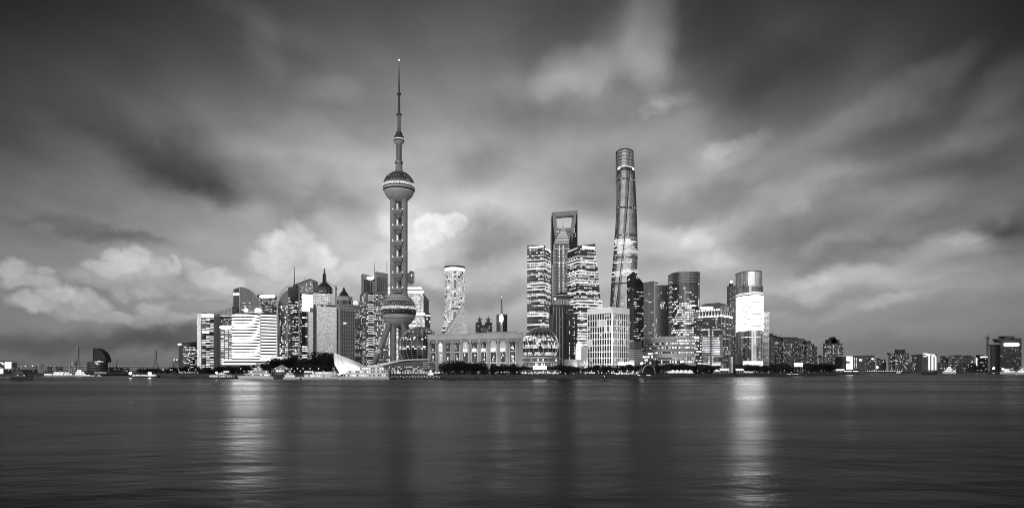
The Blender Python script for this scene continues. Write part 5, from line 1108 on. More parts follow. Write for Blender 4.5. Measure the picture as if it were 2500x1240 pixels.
Y = 860; B = tower('paired_dark_boxes', 'two small dark boxes standing before the foot of the screen tower', 1781, 1800, 1813, Y, 30, 866, 'dstone'); B.cap(box3(1781, 1784, 1790, Y-3, 80), 4, Z(870, Y), 'pale_box', 'stone'); B.piers((1,), 5, .3, .3, 'metal', 4, Z(866, Y)); B.done()
# slim apartment tower right of the screen
Y = 1060; q = box3(1861, 1865, 1876, Y, 70); B = Bld('slim_balcony_tower', 'slim apartment tower stacked with pale balconies, right of the screen tower', [(4, q), (Z(770, Y), q)], 'stone')
B.slabs(46, 1.1, .9, 'pale', 6, Z(775, Y), name='balcony'); B.wins((0, 1), 46, 2, .08, ('litw',), 6, Z(775, Y), .6, .5, dark='glass'); B.cap(q, Z(770, Y), Z(766, Y), 'crown', 'pale', .4); B.cap(q, Z(765, Y), Z(762.5, Y), 'crown_rim', 'pale', 2.2); MB().prism(offset(q, -1.5), Z(766, Y), Z(764.5, Y)).build('crown_core', 'dstone', B.root); B.done()

# ================================================================== housing and the far skyline
def flats(label, pL, pC, pR, Y, top, steps=(), p=.25, m='fard', nf=26, nb=8, base=4.0, th=72, masts=(), group='distant apartment blocks', pier=True, name='apartment_block', keys=('litw', 'litw', 'lits')):
    B = tower(name, label, pL, pC, pR, Y, th, top, m, base, group)
    B.wins((1,), nf, nb, p, keys, base+4, Z(top+2, Y), .5, .42, run=.12, rowv=.25, dark='glass'); B.wins((0,), nf, 3, p*.6, keys, base+4, Z(top+2, Y), .45, .4, run=.1, rowv=.25)
    if pier: B.piers((1,), max(3, nb//2), .9, .7, 'far' if m == 'fard' else 'pale', base, Z(top, Y), 'bay_pier')
    for l, r, t in steps: MB().box(X(l, Y+4), X(r, Y+4), Y+5, Y+20, Z(top, Y)-2, Z(t, Y+4)).build('roof_step', m, B.root)
    for px, t in masts: mast(B.root, px, Y+10, top, t, .5, .25)
    return B.done()
flats('stepped apartment block next to the slim balcony tower', 1877, 1879, 1890, 1500, 822, ((1878, 1888, 814),), .2, nb=5, masts=((1887, 801),))
flats('apartment block with stepped parapet and a thin mast, second from the slim tower', 1889, 1891, 1908, 1540, 828, ((1892, 1897, 818), (1898, 1906, 821)), .3, nb=8, masts=((1905, 811),))
flats('tall flat-topped apartment block with lit row near its foot', 1907, 1912, 1934, 1480, 825, ((1912, 1932, 822.5),), .24, nb=10, nf=28)
flats('flat-topped apartment block with strong vertical ribs, middle of the housing row', 1933, 1936, 1950, 1520, 825, ((1936, 1948, 823),), .2, nb=6)
flats('ribbed apartment block with low roof box in the housing row', 1949, 1952, 1966, 1560, 828, ((1953, 1964, 826.5),), .3, nb=6)
flats('apartment block whose roof steps down to the right, end of the row', 1965, 1968, 1982, 1500, 838, ((1968, 1980, 832),), .35, nb=7, masts=((1977, 826),))
flats('lower end apartment block stepping down beside the gap', 1981, 1984, 1994.5, 1520, 846, ((1982, 1989, 840),), .12, nb=5)
flats('small distant apartment pair in the gap of the housing row', 2000, 2002, 2008, 2000, 871, ((2003, 2007, 867),), .2, nb=4, nf=10)
flats('broad stepped apartment tower with peaked middle and mast, standing alone', 2009, 2011, 2058, 1600, 838, ((2022, 2050, 829), (2030, 2043, 824.5), (2034, 2039, 822)), .42, nb=15, nf=22, masts=((2036.5, 818),))
Y = 1450; B = tower('sign_block', 'low dark block with a big bright block-shaped sign, on the point', 2040, 2041, 2110, Y, 61, 870, 'void'); m_ = MB()
B.cap(box3(2040, 2041, 2110, Y, 61), Z(870, Y), Z(868.5, Y), 'roof_edge', 'metal', .5)
for x0, x1, y0, y1 in ((2067, 2081, 881, 870), (2067, 2073, 900, 887), (2075, 2081, 900, 881), (2067, 2081, 901, 896)): MB().box(X(x0, Y-8), X(x1, Y-8), Y-9, Y-8, Z(y0, Y-8), Z(y1, Y-8)).build('sign_panel', 'sign', B.root)
for px in (2086.5, 2091): 
    for i in range(9): MB().ball(PT(px, 897-i*2.9, Y-9), .7, 5, 3).build('string_light', 'litb', B.root)
MB().box(X(2085, Y-8), X(2113, Y-8), Y-7.5, Y+24, 4, Z(867.5, Y-8)).build('right_wing', 'dstone', B.root); MB().box(X(2098, Y-9), X(2105, Y-9), Y-8.6, Y-8, Z(881, Y-9), Z(876, Y-9)).build('wing_sign', 'litw', B.root); B.done()
# south bank skyline
S = [('grey slab block right behind the block with the square sign', 2110, 2112, 2136, 2560, 867, (), .2, 8), ('low grey far block right of the slab, near a bright flare', 2140, 2142, 2163, 2650, 877, ((2144, 2150, 874),), .1, 8),
 ('far block with three pale ribs, left part of the tall ribbed pair', 2169, 2171, 2184, 2600, 864, ((2171, 2174, 861),), .3, 6), ('tall far block with broad flat roof house and pale ribs', 2183, 2185, 2219, 2580, 862, ((2190, 2211, 853),), .32, 14),
 ('narrow dark far block with a thin mast', 2227, 2229, 2245, 2700, 867, ((2228, 2243, 866),), .12, 6), ('low dark far block under the masted one', 2220, 2222, 2252, 2560, 884, (), .15, 10),
 ('far block with small pointed gable', 2296, 2298, 2315, 2800, 872, ((2302, 2309, 868.5),), .12, 7), ('broad far block with flat roofline right of the gabled one', 2316, 2318, 2336, 2750, 867, (), .22, 9),
 ('far block with rounded roof corner', 2335, 2337, 2356, 2760, 868, ((2338, 2346, 866.5),), .15, 9), ('stepped dark far block left of the bright-edged office', 2357, 2359, 2378, 2800, 870, ((2362, 2372, 867),), .15, 8),
 ('low far block filling behind the white excursion boat', 2340, 2342, 2384, 2500, 887, (), .05, 12), ('pale low block at the foot of the lit columns', 2288, 2290, 2312, 2500, 885, (), .12, 9)]
for lb, l, c, r, y, t, st, p, nb in S: flats(lb, l, c, r, y, t, st, p, nb=nb, nf=max(6, int((905-t)/3.2)), base=2.5, masts=((2234.5, 859.5),) if 'mast' in lb and 'under' not in lb else (), group='far blocks on the south bank')
Y = 2520; T = thing('lit_column_tower', 'far block with three blazing vertical white columns', 'building', (X(2272, Y), Y+10, 2.5))
MB().box(X(2252, Y), X(2287, Y), Y, Y+40, 2.5, Z(864, Y)).build('body', 'far', T)
for x0, x1, t in ((2266, 2269.6, 868), (2273.6, 2277.6, 869), (2281.6, 2285, 871)): MB().lathe(X((x0+x1)/2, Y), Y-2, [((x1-x0)/2*Y/F, Z(903, Y)), ((x1-x0)/2*Y/F, Z(t, Y))], 12).build('lit_column', 'litw', T)
for x0, x1, y0 in ((2252.5, 2263, 863), (2258, 2271, 864.5), (2254, 2262, 869.5), (2273, 2281, 865.5), (2262, 2270, 867), (2277, 2284, 868.5)): MB().box(X(x0, Y), X(x1, Y), Y-3, Y-1, Z(y0+1, Y), Z(y0-.6, Y)).build('lit_edge', 'litb', T)
m = MB()
for j in range(12):
    for i in range(4): px = 2254+i*2.8; m.box(X(px, Y), X(px+2, Y), Y-.6, Y-.1, Z(900-j*2.6, Y), Z(898.8-j*2.6, Y))
m.build('dark_window_panes', 'glass', T, True)
Y = 2420; B = flats('dark office with one bright vertical edge and rooftop sign', 2384, 2386, 2411, Y, 869, ((2390, 2402, 866),), .3, 'glass', 9, 8, 2.5, 52, group=None, pier=False, name='bright_edge_office'); MB().box(X(2383, Y), X(2384.5, Y), Y-2, Y, Z(891, Y), Z(874, Y)).build('bright_edge', 'sign', B.root); MB().box(X(2393, Y), X(2410, Y), Y-2, Y-1, Z(872.5, Y), Z(870, Y)).build('roof_sign', 'sign', B.root)
flats('unlit half-built block beside the tower crane', 2416, 2418, 2441, 2400, 842, ((2417, 2440, 841),), .0, 'fard', 18, 8, 2.5, 82, group=None, masts=((2422, 838),), name='half_built_block')
Y = 2350; q = box3(2440, 2442, 2494, Y, 51); T = Bld('flared_crown_tower', 'broad dark tower with flared corner crowns and glowing pill-shaped sign', [(2.5, q), (Z(828, Y), q)], 'fard')
T.wins((1,), 26, 20, .07, ('litw',), 10, Z(848, Y), .55, .55, dark='glass', run=.2); sign_bar(T, 2450.5, 2488, 845, 836.5, Y-6)
for l, r, ll, rr_, y0, y1 in ((2443, 2456, 2438, 2458, 836, 826.5), (2483, 2493, 2481, 2495, 836, 825), (2457, 2477, 2452, 2480, 826.5, 820)):
    MB().hexa([(X(l, Y), Y+6, Z(y0, Y)), (X(r, Y), Y+6, Z(y0, Y)), (X(r, Y), Y+30, Z(y0, Y)), (X(l, Y), Y+30, Z(y0, Y))], [(X(ll, Y), Y+2, Z(y1, Y)), (X(rr_, Y), Y+2, Z(y1, Y)), (X(rr_, Y), Y+34, Z(y1, Y)), (X(ll, Y), Y+34, Z(y1, Y))]).build('flared_crown', 'dstone', T.root)
for x0, x1 in ((2444, 2456), (2482, 2491)): MB().box(X(x0, Y), X(x1, Y), Y-1.2, Y-.6, Z(884, Y), Z(879, Y)).build('dark_loggia', 'roof', T.root)
T.done()
# cranes
def tower_crane(label, px, Y, y0, y1, jl, jr, w=3.2, base=2.5, jy=None, tilt=0):
    T = thing('tower_crane', label, 'crane', (X(px, Y), Y, base)); jy = jy or y1+6; x = X(px, Y)
    lattice_mast(T, x, Y, base if y0 > 900 else Z(y0, Y), Z(jy, Y), w, w, 14, 'mast', r=.3*w/3); lattice_mast(T, x, Y, Z(jy, Y), Z(y1, Y), w*.8, .5, 4, 'cat_head', r=.26*w/3)
    for e, nm in ((jl, 'counter_jib'), (jr, 'jib')):
        m = MB(); a, b_ = Vector((x, Y, Z(jy, Y))), Vector((X(e, Y), Y, Z(jy+(tilt if nm == 'jib' else -tilt*.2), Y))); n = 10
        for o in (Vector((0, -w*.3, 0)), Vector((0, w*.3, 0)), Vector((0, 0, w*.5))): m.tube(a+o, b_+o, .22*w/3, .22*w/3, 3)
        for i in range(n): u = a.lerp(b_, i/n); v = a.lerp(b_, (i+1)/n); m.tube(u+Vector((0, -w*.3, 0)), v+Vector((0, 0, w*.5)), .14*w/3, .14*w/3, 3); m.tube(u+Vector((0, 0, w*.5)), v+Vector((0, w*.3, 0)), .14*w/3, .14*w/3, 3)
        m.tube((x, Y, Z(y1, Y)), tuple(b_), .14*w/3, .14*w/3, 3); m.build(nm, 'dmetal', T)
    MB().box(x-w*.5, x+w*.5, Y-w*.9, Y-w*.3, Z(jy+2, Y), Z(jy, Y)).build('cab', 'dmetal', T); return T
tower_crane('tall tower crane left of the half-built block on the right', 2411.5, 2380, 908, 818.5, 2417, 2402, 5, 2.5, 826)
tower_crane('small luffing crane on the roofs behind the pyramid-capped tower', 820.5, 990, 760, 696, 824, 789, 1.8, Z(760, 990), 703, -20)
tower_crane('dock crane with raised jib near the bridge on the left', 284, 1900, 908, 890, 281, 286.5, 2.5, 2.5, 893, -14)
# north bank
T = thing('sail_hotel', 'dark quarter-sail building rising from a round drum on the far left bank', 'building', (X(240, 1600), 1600, 2.5)); Y = 1600
cv = [(226.5+32*sin(pi/2*i/12), 849+34*(1-cos(pi/2*i/12))) for i in range(13)]; extrude_px([(226.5, 884)]+cv+[(258.5, 884)], Y+10, 22).build('sail', 'fard', T)
MB().tube(PT(226.5, 884, Y+9), PT(226.5, 849, Y+9), 1, 1, 5).build('sail_edge', 'stone', T)
for i in range(9): py = 854+i*3.4; xr = 226.5+32*sin(math.acos(max(0, 1-(py-849)/34))); MB().tube(PT(227, py, Y+9.6), PT(xr, py, Y+9.6), .25, .25, 3).build('floor_line', 'metal', T)
MB().prism(oval(213, 264, Y-14, 46, 28), 2.5, Z(882.5, Y)).build('drum', 'fard', T)
for i in range(6): MB().prism(offset(oval(213, 264, Y-14, 46, 28), .4), Z(904-i*3.8, Y), Z(903.3-i*3.8, Y)).build('drum_ring', 'metal', T)
for l, r, y in ((240, 262, 882.5), (247, 256, 880.8), (243, 249, 886), (245, 252, 889)): MB().box(X(l, Y), X(r, Y), Y-16.5, Y-15, Z(y+1, Y), Z(y, Y)).build('drum_light', 'litw', T)
W = [('white-lit block at the left picture edge with a striped glowing front', -6, 0, 30, 1000, 881, .2, 'fard'), ('grey block half hidden behind the striped glowing one at the left edge', 29, 31, 42, 1100, 884, .1, 'far'), ('thin pale far tower left of the cable bridge', 94, 96, 108, 1500, 884, .0, 'pale'),
 ('small far block between the thin pale tower and the bridge', 115, 117, 127, 1700, 894, .1, 'far'), ('second small far block left of the bridge tower', 140, 142, 154, 1650, 893.5, .1, 'far'), ('stepped far block just left of the bridge tower', 168, 171, 184, 1500, 890, .15, 'pale'),
 ('low far shed right of the sail building', 264, 268, 300, 1700, 897, .25, 'fard'), ('low dim far shed before the right bridge tower', 300, 302, 318, 1500, 899, .2, 'fard'), ('low block left of the dazzling pier', 48, 50, 92, 1250, 902, .2, 'fard'), ('low pale quay shed under the round drum', 230, 232, 260, 1090, 907.5, .7, 'pale')]
for lb, l, c, r, y, t, p, mt in W:
    B = flats(lb, l, c, r, y, t, ((173, 179, 884),) if 'stepped' in lb else (), p, mt, max(2, int((906-t)/3)), max(4, int((r-l)/3)), 2.5, 82, group='low buildings on the left bank', name='riverside_block', pier=mt == 'pale' and t < 900)
    if 'left picture edge' in lb:
        for i in range(6): MB().box(X(14+i*2.7, y), X(15.6+i*2.7, y), y-2, y-1, Z(900, y), Z(883, y)).build('glowing_stripe', 'litw', B.root)
        for l2, r2, y0, y1 in ((-4, 9, 887, 884), (8, 29, 890, 886.5)): MB().box(X(l2, y), X(r2, y), y-2.6, y-1.4, Z(y0, y), Z(y1, y)).build('glowing_band', 'litw', B.root)
        for i in range(4): MB().box(X(0+i*2.6, y), X(1.5+i*2.6, y), y-2, y-1, Z(912, y), Z(899, y)).build('glowing_stripe', 'litw', B.root)
Y = 1000; B = tower('round_topped_tower', 'small grey tower with rounded shoulders left of the dark office block', 421, 423, 436, 1300, 80, 882, 'far'); MB().lathe(X(428.5, 1300), 1306, [(6.4*1300/F, Z(882, 1300)), (4.6*1300/F, Z(878.5, 1300)), (2*1300/F, Z(877, 1300))], 14).build('rounded_cap', 'far', B.root); B.piers((1,), 5, .8, .4, 'pale', 4, Z(882, 1300))
for px in (425.5, 432): MB().ball(PT(px, 878, 1296), 1.1, 6, 4).build('roof_lamp', 'sign', B.root)
B.done()
# cable-stayed bridge
T = thing('cable_stayed_bridge', 'pale cable-stayed bridge with two tall pylons far off on the left', 'bridge', (X(285, 5400), 5400, 0))
pyl = [(189.5, 5100, 847), (379.5, 5800, 854)]
for px, y, t in pyl:
    zt = Z(t, y); x = X(px, y); P = MB()
    for s_ in (-1, 1): P.tube((x+s_*26, y, 0), (x+s_*15, y, 60), 7, 7, 6); P.tube((x+s_*17, y, 56), (x+s_*5, y, 110), 6.5, 6, 6)
    P.box(x-9, x+9, y-6, y+6, 104, zt); P.build('pylon', 'conc', T)  # haze over the distant pylons is put into the colour as light concrete
    for s_ in (-1, 1):
        for i in range(9): MB().tube((x, y, zt-4-i*6), (x+s_*(38+i*36), y+s_*(38+i*36)*.55*(5800-5100)/((X(379.5, 5800)-X(189.5, 5100))), 44), .28, .28, 3).build('stay_cable', 'pale', T)
a, b_ = Vector((X(189.5, 5100), 5100, 40)), Vector((X(379.5, 5800), 5800, 40)); d = (b_-a); s0, s1 = a-d*.55, b_+d*.35
m = MB(); nn = Vector((0, 12, 0)); m.hexa([s0-nn, s1-nn, s1+nn, s0+nn], [p+Vector((0, 0, 4)) for p in (s0-nn, s1-nn, s1+nn, s0+nn)]); m.build('deck', 'conc', T)
for i in range(46):
    p = s0.lerp(s1, (i+.5)/46)+Vector((0, -12, 9)); MB().ball(p, 2.0, 5, 4).build('deck_lamp', 'litw', T)
for i in range(9): p = s0.lerp(s1, (i+.5)/9); MB().box(p.x-4, p.x+4, p.y-6, p.y+6, 0, 40).build('pier', 'conc', T)

# ================================================================== white membrane roof and pier canopy
Y = 612; T = thing('membrane_pavilion', 'big white sail-like membrane roof swooping down behind the largest ferry', 'pavilion', (X(860, Y), Y+8, 4))
top = [(815.5, 865), (819, 861.5), (832, 868), (848, 873.5), (862, 879), (876, 885.5), (890, 891.5), (900, 893.8), (915, 891.5)]
bot = [(829, 910), (831, 910), (842, 910), (852, 909.5), (864, 908), (877, 906), (890, 903.5), (901, 900.5), (915, 895.5)]
n = len(top); rows = 7; rg = []
for j in range(rows+1):
    t = j/rows; r = []
    for (a, b_), (c, d) in zip(top, bot):
        px = a+(c-a)*t-(5*sin(pi*t) if a < 822 else 0); py = b_+(d-b_)*t; y = Y+16*(1-t)**1.5+2*sin(a*.2); r.append((X(px, y), y, Z(py, y)))
    rg.append(r)
m = MB()
for r in rg: m.v += r
m.v += [(x, y+.5, z-.3) for r in rg for x, y, z in r]; k = n*(rows+1)
for j in range(rows):
    for i in range(n-1):
        a = j*n+i; m.f.append((a+n, a+n+1, a+1, a)); m.f.append((k+a, k+a+1, k+a+n+1, k+a+n))
m.build('membrane', 'tent', T, smooth=True)
for i in (0, 2, 4, 6):
    mm = MB()
    for j in range(rows): a, b_ = Vector(rg[j][i]), Vector(rg[j+1][i]); mm.tube(a-Vector((0, .15, 0)), b_-Vector((0, .15, 0)), .16, .16, 4)
    mm.build('seam_cable', 'offw', T)
MB().tube((X(817, Y+20), Y+20, 4), (X(817, Y+18), Y+18, Z(863, Y+18)), .5, .35, 8).build('mast', 'metal', T)
flood(T, 'flood_lamp', (X(848, Y-16), Y-16, 4.9), (X(850, Y+6), Y+8, 15), 14000, 24, 1.5)
Y = 622; T = thing('pier_canopy', 'low glass pier building under a long thin curved white roof, below the left globe', 'pavilion', (X(985, Y), Y+10, 4))
up = [(896, 894.5), (915, 890.5), (935, 886.2), (955, 882.2), (975, 879), (995, 877), (1015, 876), (1035, 876), (1050, 876.6)]; lo_ = [(900, 898), (920, 897.5), (938, 891.5), (957, 886.5), (976, 882), (996, 879.6), (1015, 878.6), (1035, 878.4), (1050, 878.4)]
for i in range(len(up)-1):
    a, b_, c, d = up[i], up[i+1], lo_[i+1], lo_[i]; extrude_px([d, c, b_, a], Y, 34).build('roof_panel', 'white', T)
MB().box(X(940, Y), X(1050, Y), Y+5, Y+30, 4, Z(884, Y)).build('glass_hall', 'glass', T)
for i in range(20): px = 943+i*5.4; MB().box(X(px, Y), X(px+.4, Y), Y+4.5, Y+5, 4, Z(max(880, 892-(px-940)*.14), Y)).build('mullion', 'metal', T)
for i in range(4): MB().box(X(930, Y), X(1050, Y), Y+4.4, Y+5, Z(905-i*6, Y), Z(904.5-i*6, Y)).build('transom', 'metal', T)
R = random.Random(40); m = MB()
for i in range(46): px, py = R.uniform(942, 1046), R.choice([903, 898.5, 894]); m.box(X(px, Y), X(px+R.uniform(1.5, 5), Y), Y+4.2, Y+4.6, Z(py+2.6, Y), Z(py, Y))
m.build('lit_interior_panes', 'lits', T, True)
for i in range(4): MB().box(X(1032, Y), X(1048, Y), Y+2, Y+4, Z(898-i*4.6, Y), Z(896.8-i*4.6, Y)).build('balcony_slab', 'offw', T)
Y = 580; T = thing('lit_pier_kiosks', 'cluttered floating pier with lit kiosks and small white tent, left of the dark trees', 'pier', (X(1010, Y), Y, 0))
MB().box(X(953, Y), X(1078, Y), Y-8, Y+8, -.5, 1.6).build('pontoon', 'dhull', T); MB().box(X(1003, Y), X(1052, Y), Y-7.5, Y+2, 1.6, Z(915.5, Y-7)).build('pier_shed', 'dstone', T)
m = MB(); m2 = MB()
for i in range(15): px = 956+i*6.4; m.box(X(px, Y-5), X(px+R.uniform(2.5, 5), Y-5), Y-6, Y-4, Z(912, Y-5), Z(R.uniform(904, 908), Y-5))
for i in range(44): px = 955+i*2.7; m2.tube((X(px, Y-8), Y-8, 1.6), (X(px, Y-8), Y-8, 2.9), .07, .07, 4)
m2.tube((X(954, Y-8), Y-8, 2.9), (X(1076, Y-8), Y-8, 2.9), .07, .07, 4); m2.build('railing', 'metal', T); m.build('kiosk_lights', 'lits', T, True)
for i in range(17): MB().ball((X(957+i*7.2, Y-9), Y-9, 2.2+.6*(i % 2)), .34, 6, 4).build('pier_lamp', 'litb', T)
MB().hexa([(X(1044, Y-4), Y-6, Z(915, Y-4)), (X(1058, Y-4), Y-6, Z(915, Y-4)), (X(1058, Y-4), Y, Z(915, Y-4)), (X(1044, Y-4), Y, Z(915, Y-4))], [(X(1050.6, Y-4), Y-3.2, Z(902, Y-4)), (X(1051.4, Y-4), Y-3.2, Z(902, Y-4)), (X(1051.4, Y-4), Y-2.8, Z(902, Y-4)), (X(1050.6, Y-4), Y-2.8, Z(902, Y-4))]).build('peaked_tent', 'glow', T)

# ================================================================== boats
def boat(name, label, p0, p1, Y, bow, fb, decks, hullm='hull', cat='boat', lit_='litw', funnel=None, mastx=None, deckm='hull', wl=True, group=None, glow=0):
    """hull with a raked pointed bow, stacked deck houses with window rows, rails, mast and funnel"""
    x0, x1 = X(p0, Y), X(p1, Y); Ln = x1-x0; bm = Ln*.17 if Ln > 14 else Ln*.3; bm = min(bm, 11)
    T = thing(name, label, cat, ((x0+x1)/2, Y, 0), group); fx = (lambda t: x0+Ln*t) if bow < 0 else (lambda t: x1-Ln*t); secs = []
    for t in (0, .06, .15, .3, .6, .9, 1.0):
        w = bm/2*min(1, (t*3.4)**.6 if t > 0 else .02); sh = fb*(1+.45*max(0, .3-t)/.3); rk = (.045*(1-t*6) if t < .16 else 0)*Ln; s_ = -1 if bow > 0 else 1
        c = [(fx(t)+s_*rk, Y-w*.7, -.6), (fx(t)-s_*rk*.6, Y-w, sh), (fx(t)-s_*rk*.6, Y+w, sh), (fx(t)+s_*rk, Y+w*.7, -.6)]
        secs.append(c if bow < 0 else c[::-1])
    h = MB().loft(secs).build('hull', hullm, T)
    if wl: MB().box(fx(.1) if bow < 0 else fx(.97), fx(.97) if bow < 0 else fx(.1), Y-bm/2*.86, Y+bm/2*.86, -.4, .35).build('boot_stripe', 'dhull', h)
    R = random.Random(label); z = fb
    for j, (a, b_, hh) in enumerate(decks):
        xa, xb = sorted((fx(a), fx(b_))); w = bm/2*(.86-.1*j)
        d = MB().hexa([(xa, Y-w, z), (xb, Y-w, z), (xb, Y+w, z), (xa, Y+w, z)], [(xa+(.5*hh if bow < 0 else .1), Y-w, z+hh), (xb-(.1 if bow < 0 else .5*hh), Y-w, z+hh), (xb-(.1 if bow < 0 else .5*hh), Y+w, z+hh), (xa+(.5*hh if bow < 0 else .1), Y+w, z+hh)]).build('deck_house', deckm, T)
        MB().box(xa-.4, xb+.4, Y-w-.5, Y+w+.5, z+hh, z+hh+.22).build('deck_edge', 'white' if deckm == 'hull' else deckm, d)
        if glow > -.3: MB().box(xa+.3, xb-.3, Y-w-.42, Y-w-.22, z+hh-.28, z+hh-.04).build('added_deck_glow', 'lits', d)  # glow strip added under each deck edge to brighten the boat
        nw = max(3, int((xb-xa)/1.9)); mw, md = MB(), MB()
        for i in range(nw):
            u = xa+(xb-xa)*(i+.16+.1)/nw; v = xa+(xb-xa)*(i+.84)/nw
            (mw if R.random() < .5+glow else md).box(max(u, xa+.7), max(v, xa+.9), Y-w-.08, Y-w+.05, z+hh*.32, z+hh*.78)
        if mw.f: mw.build('lit_windows', lit_, d, True)
        if md.f: md.build('dark_windows', 'glass', d, True)
        rl = MB(); rl.tube((xa-1.2, Y-w-.7, z+1.0), (xb+1.2, Y-w-.7, z+1.0), .05, .05, 4)
        for i in range(nw+1): u = xa-1+(xb-xa+2)*i/nw; rl.tube((u, Y-w-.7, z), (u, Y-w-.7, z+1.0), .05, .05, 4)
        rl.build('railing', 'offw', d); z += hh+.22
    if funnel: MB().hexa([(fx(funnel)-1.2, Y-1, z), (fx(funnel)+1.2, Y-1, z), (fx(funnel)+1.2, Y+1, z), (fx(funnel)-1.2, Y+1, z)], [(fx(funnel)-.7, Y-.8, z+2.2), (fx(funnel)+1.1, Y-.8, z+2.2), (fx(funnel)+1.1, Y+.8, z+2.2), (fx(funnel)-.7, Y+.8, z+2.2)]).build('funnel', 'offw' if deckm == 'hull' else 'dmetal', T)
    for mx, mh in (mastx or ()):
        mm = MB().tube((fx(mx), Y, z-.2), (fx(mx), Y, z+mh), .18, .1, 5).build('mast', 'offw' if deckm == 'hull' else 'dmetal', T); MB().box(fx(mx)-1.1, fx(mx)+1.1, Y-.1, Y+.1, z+mh*.6, z+mh*.66).build('radar_bar', 'white', mm); MB().ball((fx(mx), Y, z+mh+.2), .28, 6, 4).build('mast_light', 'litb', mm)
    return T
boat('excursion_yacht', 'three-decked white excursion yacht with raked bow, left of the small motor yacht', 581, 669, 566, -1, 2.6, [(.18, .92, 2.7), (.30, .84, 2.6), (.42, .66, 2.3)], funnel=.58, mastx=((.5, 2.6), (.36, 1.6)), glow=-.2)
boat('motor_yacht', 'small two-decked white motor yacht between the excursion yacht and ferry', 692, 733, 562, 1, 2.0, [(.3, .9, 2.1), (.42, .8, 1.6)], mastx=((.6, 1.4),), glow=-.1)
boat('river_ferry', 'two-decked white river ferry moored left of the membrane roof', 735, 826, 563, -1, 1.9, [(.1, .98, 2.6), (.3, .96, 2.4)], mastx=((.86, 3),), glow=.25)
boat('large_ferry', 'largest white ferry with three lit decks, before the membrane roof', 823, 951, 556, -1, 2.2, [(.1, .98, 3.1), (.2, .98, 3.0), (.44, .9, 2.6)], mastx=((.5, 2.4),), funnel=.8, glow=.15)
T = boat('floating_pontoon', 'low moored pontoon with white posts and a lamp, left of the excursion yacht', 507, 576, 600, 1, 1.2, [(.08, .92, 2.6)], 'dhull', 'pontoon', mastx=((.5, 2.4),), deckm='dstone', glow=.3)
MB().ball((X(529.5, 596), 595, Z(909.5, 596)), .9, 10, 6).build('flood_lamp', 'lamp', T); MB().tube((X(529.5, 596), 595.4, 3), (X(529.5, 596), 595.4, Z(909.5, 596)), .12, .12, 5).build('lamp_post', 'metal', T); MB().box(X(533, 596), X(546, 596), 594, 598, Z(913, 596), Z(910.8, 596)).build('lit_sign', 'glow', T)
for i in range(12): px = 514+i*5; MB().box(X(px, 592), X(px+1.2, 592), 593.4, 593.8, 1.2, 4.2).build('white_post', 'white', T)
T = boat('lit_pier_boat', 'low dark boat with two dazzling floodlights off the tip of the left bank', 316, 388, 740, -1, 1.5, [(.15, .95, 1.8)], 'dhull', deckm='offw', glow=.5)
for px, r in ((322, 1.5), (369, 1.7)): MB().ball((X(px, 738), 735, Z(911, 738)), r, 10, 6).build('flood_lamp', 'lamp', T); MB().tube((X(px, 738), 735.4, 2), (X(px, 738), 735.4, Z(911, 738)), .15, .15, 5).build('lamp_post', 'metal', T)
boat('dark_tug', 'dark unlit tug in front of the left bank near the picture edge', 27, 81, 540, 1, 2.6, [(.3, .8, 2.8), (.42, .66, 2.6)], 'dhull', funnel=.7, mastx=((.55, 3.4),), deckm='dmetal', lit_='lits', glow=-.45)
boat('small_launch', 'tiny white launch off the quay below the drum building on the left', 237, 249, 846, 1, .9, [(.35, .85, 1.2)], glow=.2)
for lb, a, b_, y, dk in (('dazzling white moored boat at the left quay with tall lit upper works', 183, 213, 870, [(.1, .95, 2.6), (.25, .9, 2.4), (.45, .8, 2.4)]), ('long lit moored boat at the left quay, left of the taller one', 128, 182, 880, [(.05, .98, 2.4), (.2, .9, 2.0)]), ('low lit moored boat farthest left at the quay', 108, 134, 890, [(.1, .95, 2.2)]), ('thin white speedboat gliding before the left quay', 198, 232, 835, [(.3, .8, .9)])): boat('moored_boat', lb, a, b_, y, 1, 1.6, dk, glow=.4, lit_='litb', deckm='tent', group='boats along the left quay')
T = boat('river_barge', 'dark low barge under the lit columns on the right', 2253, 2289, 1250, 1, 5.5, [(.72, .9, 4)], 'dhull', deckm='dmetal', glow=-.5, cat='barge')
boat('dark_workboat', 'dark workboat with small wheelhouse left of the barge on the right', 2199, 2220, 1900, -1, 4, [(.4, .75, 5), (.5, .7, 4)], 'dhull', deckm='far', mastx=((.6, 6),), glow=-.1)
boat('lit_workboat', 'low pale boat just right of the dark workboat pair on the right', 2188, 2199, 2000, -1, 2.5, [(.2, .9, 3)], glow=.1)
boat('excursion_boat', 'bright white excursion boat with peaked upper decks right of the barge', 2301, 2333, 1750, -1, 4.5, [(.1, .95, 5.5), (.25, .7, 5), (.36, .6, 4)], mastx=((.48, 4),), glow=.45, lit_='litb', deckm='tent')
boat('excursion_boat', 'bright white double-decked boat left of the one cut by the right edge', 2441, 2476, 1500, -1, 4, [(.12, .98, 4.5), (.2, .6, 4)], glow=.4, lit_='litb', deckm='tent')
boat('excursion_boat', 'bright white stepped boat cut by the right picture edge', 2476, 2530, 1420, -1, 4, [(.12, .98, 5), (.26, .98, 4.5), (.4, .95, 4.5), (.5, .9, 3.5)], glow=.4, lit_='litb', deckm='tent')
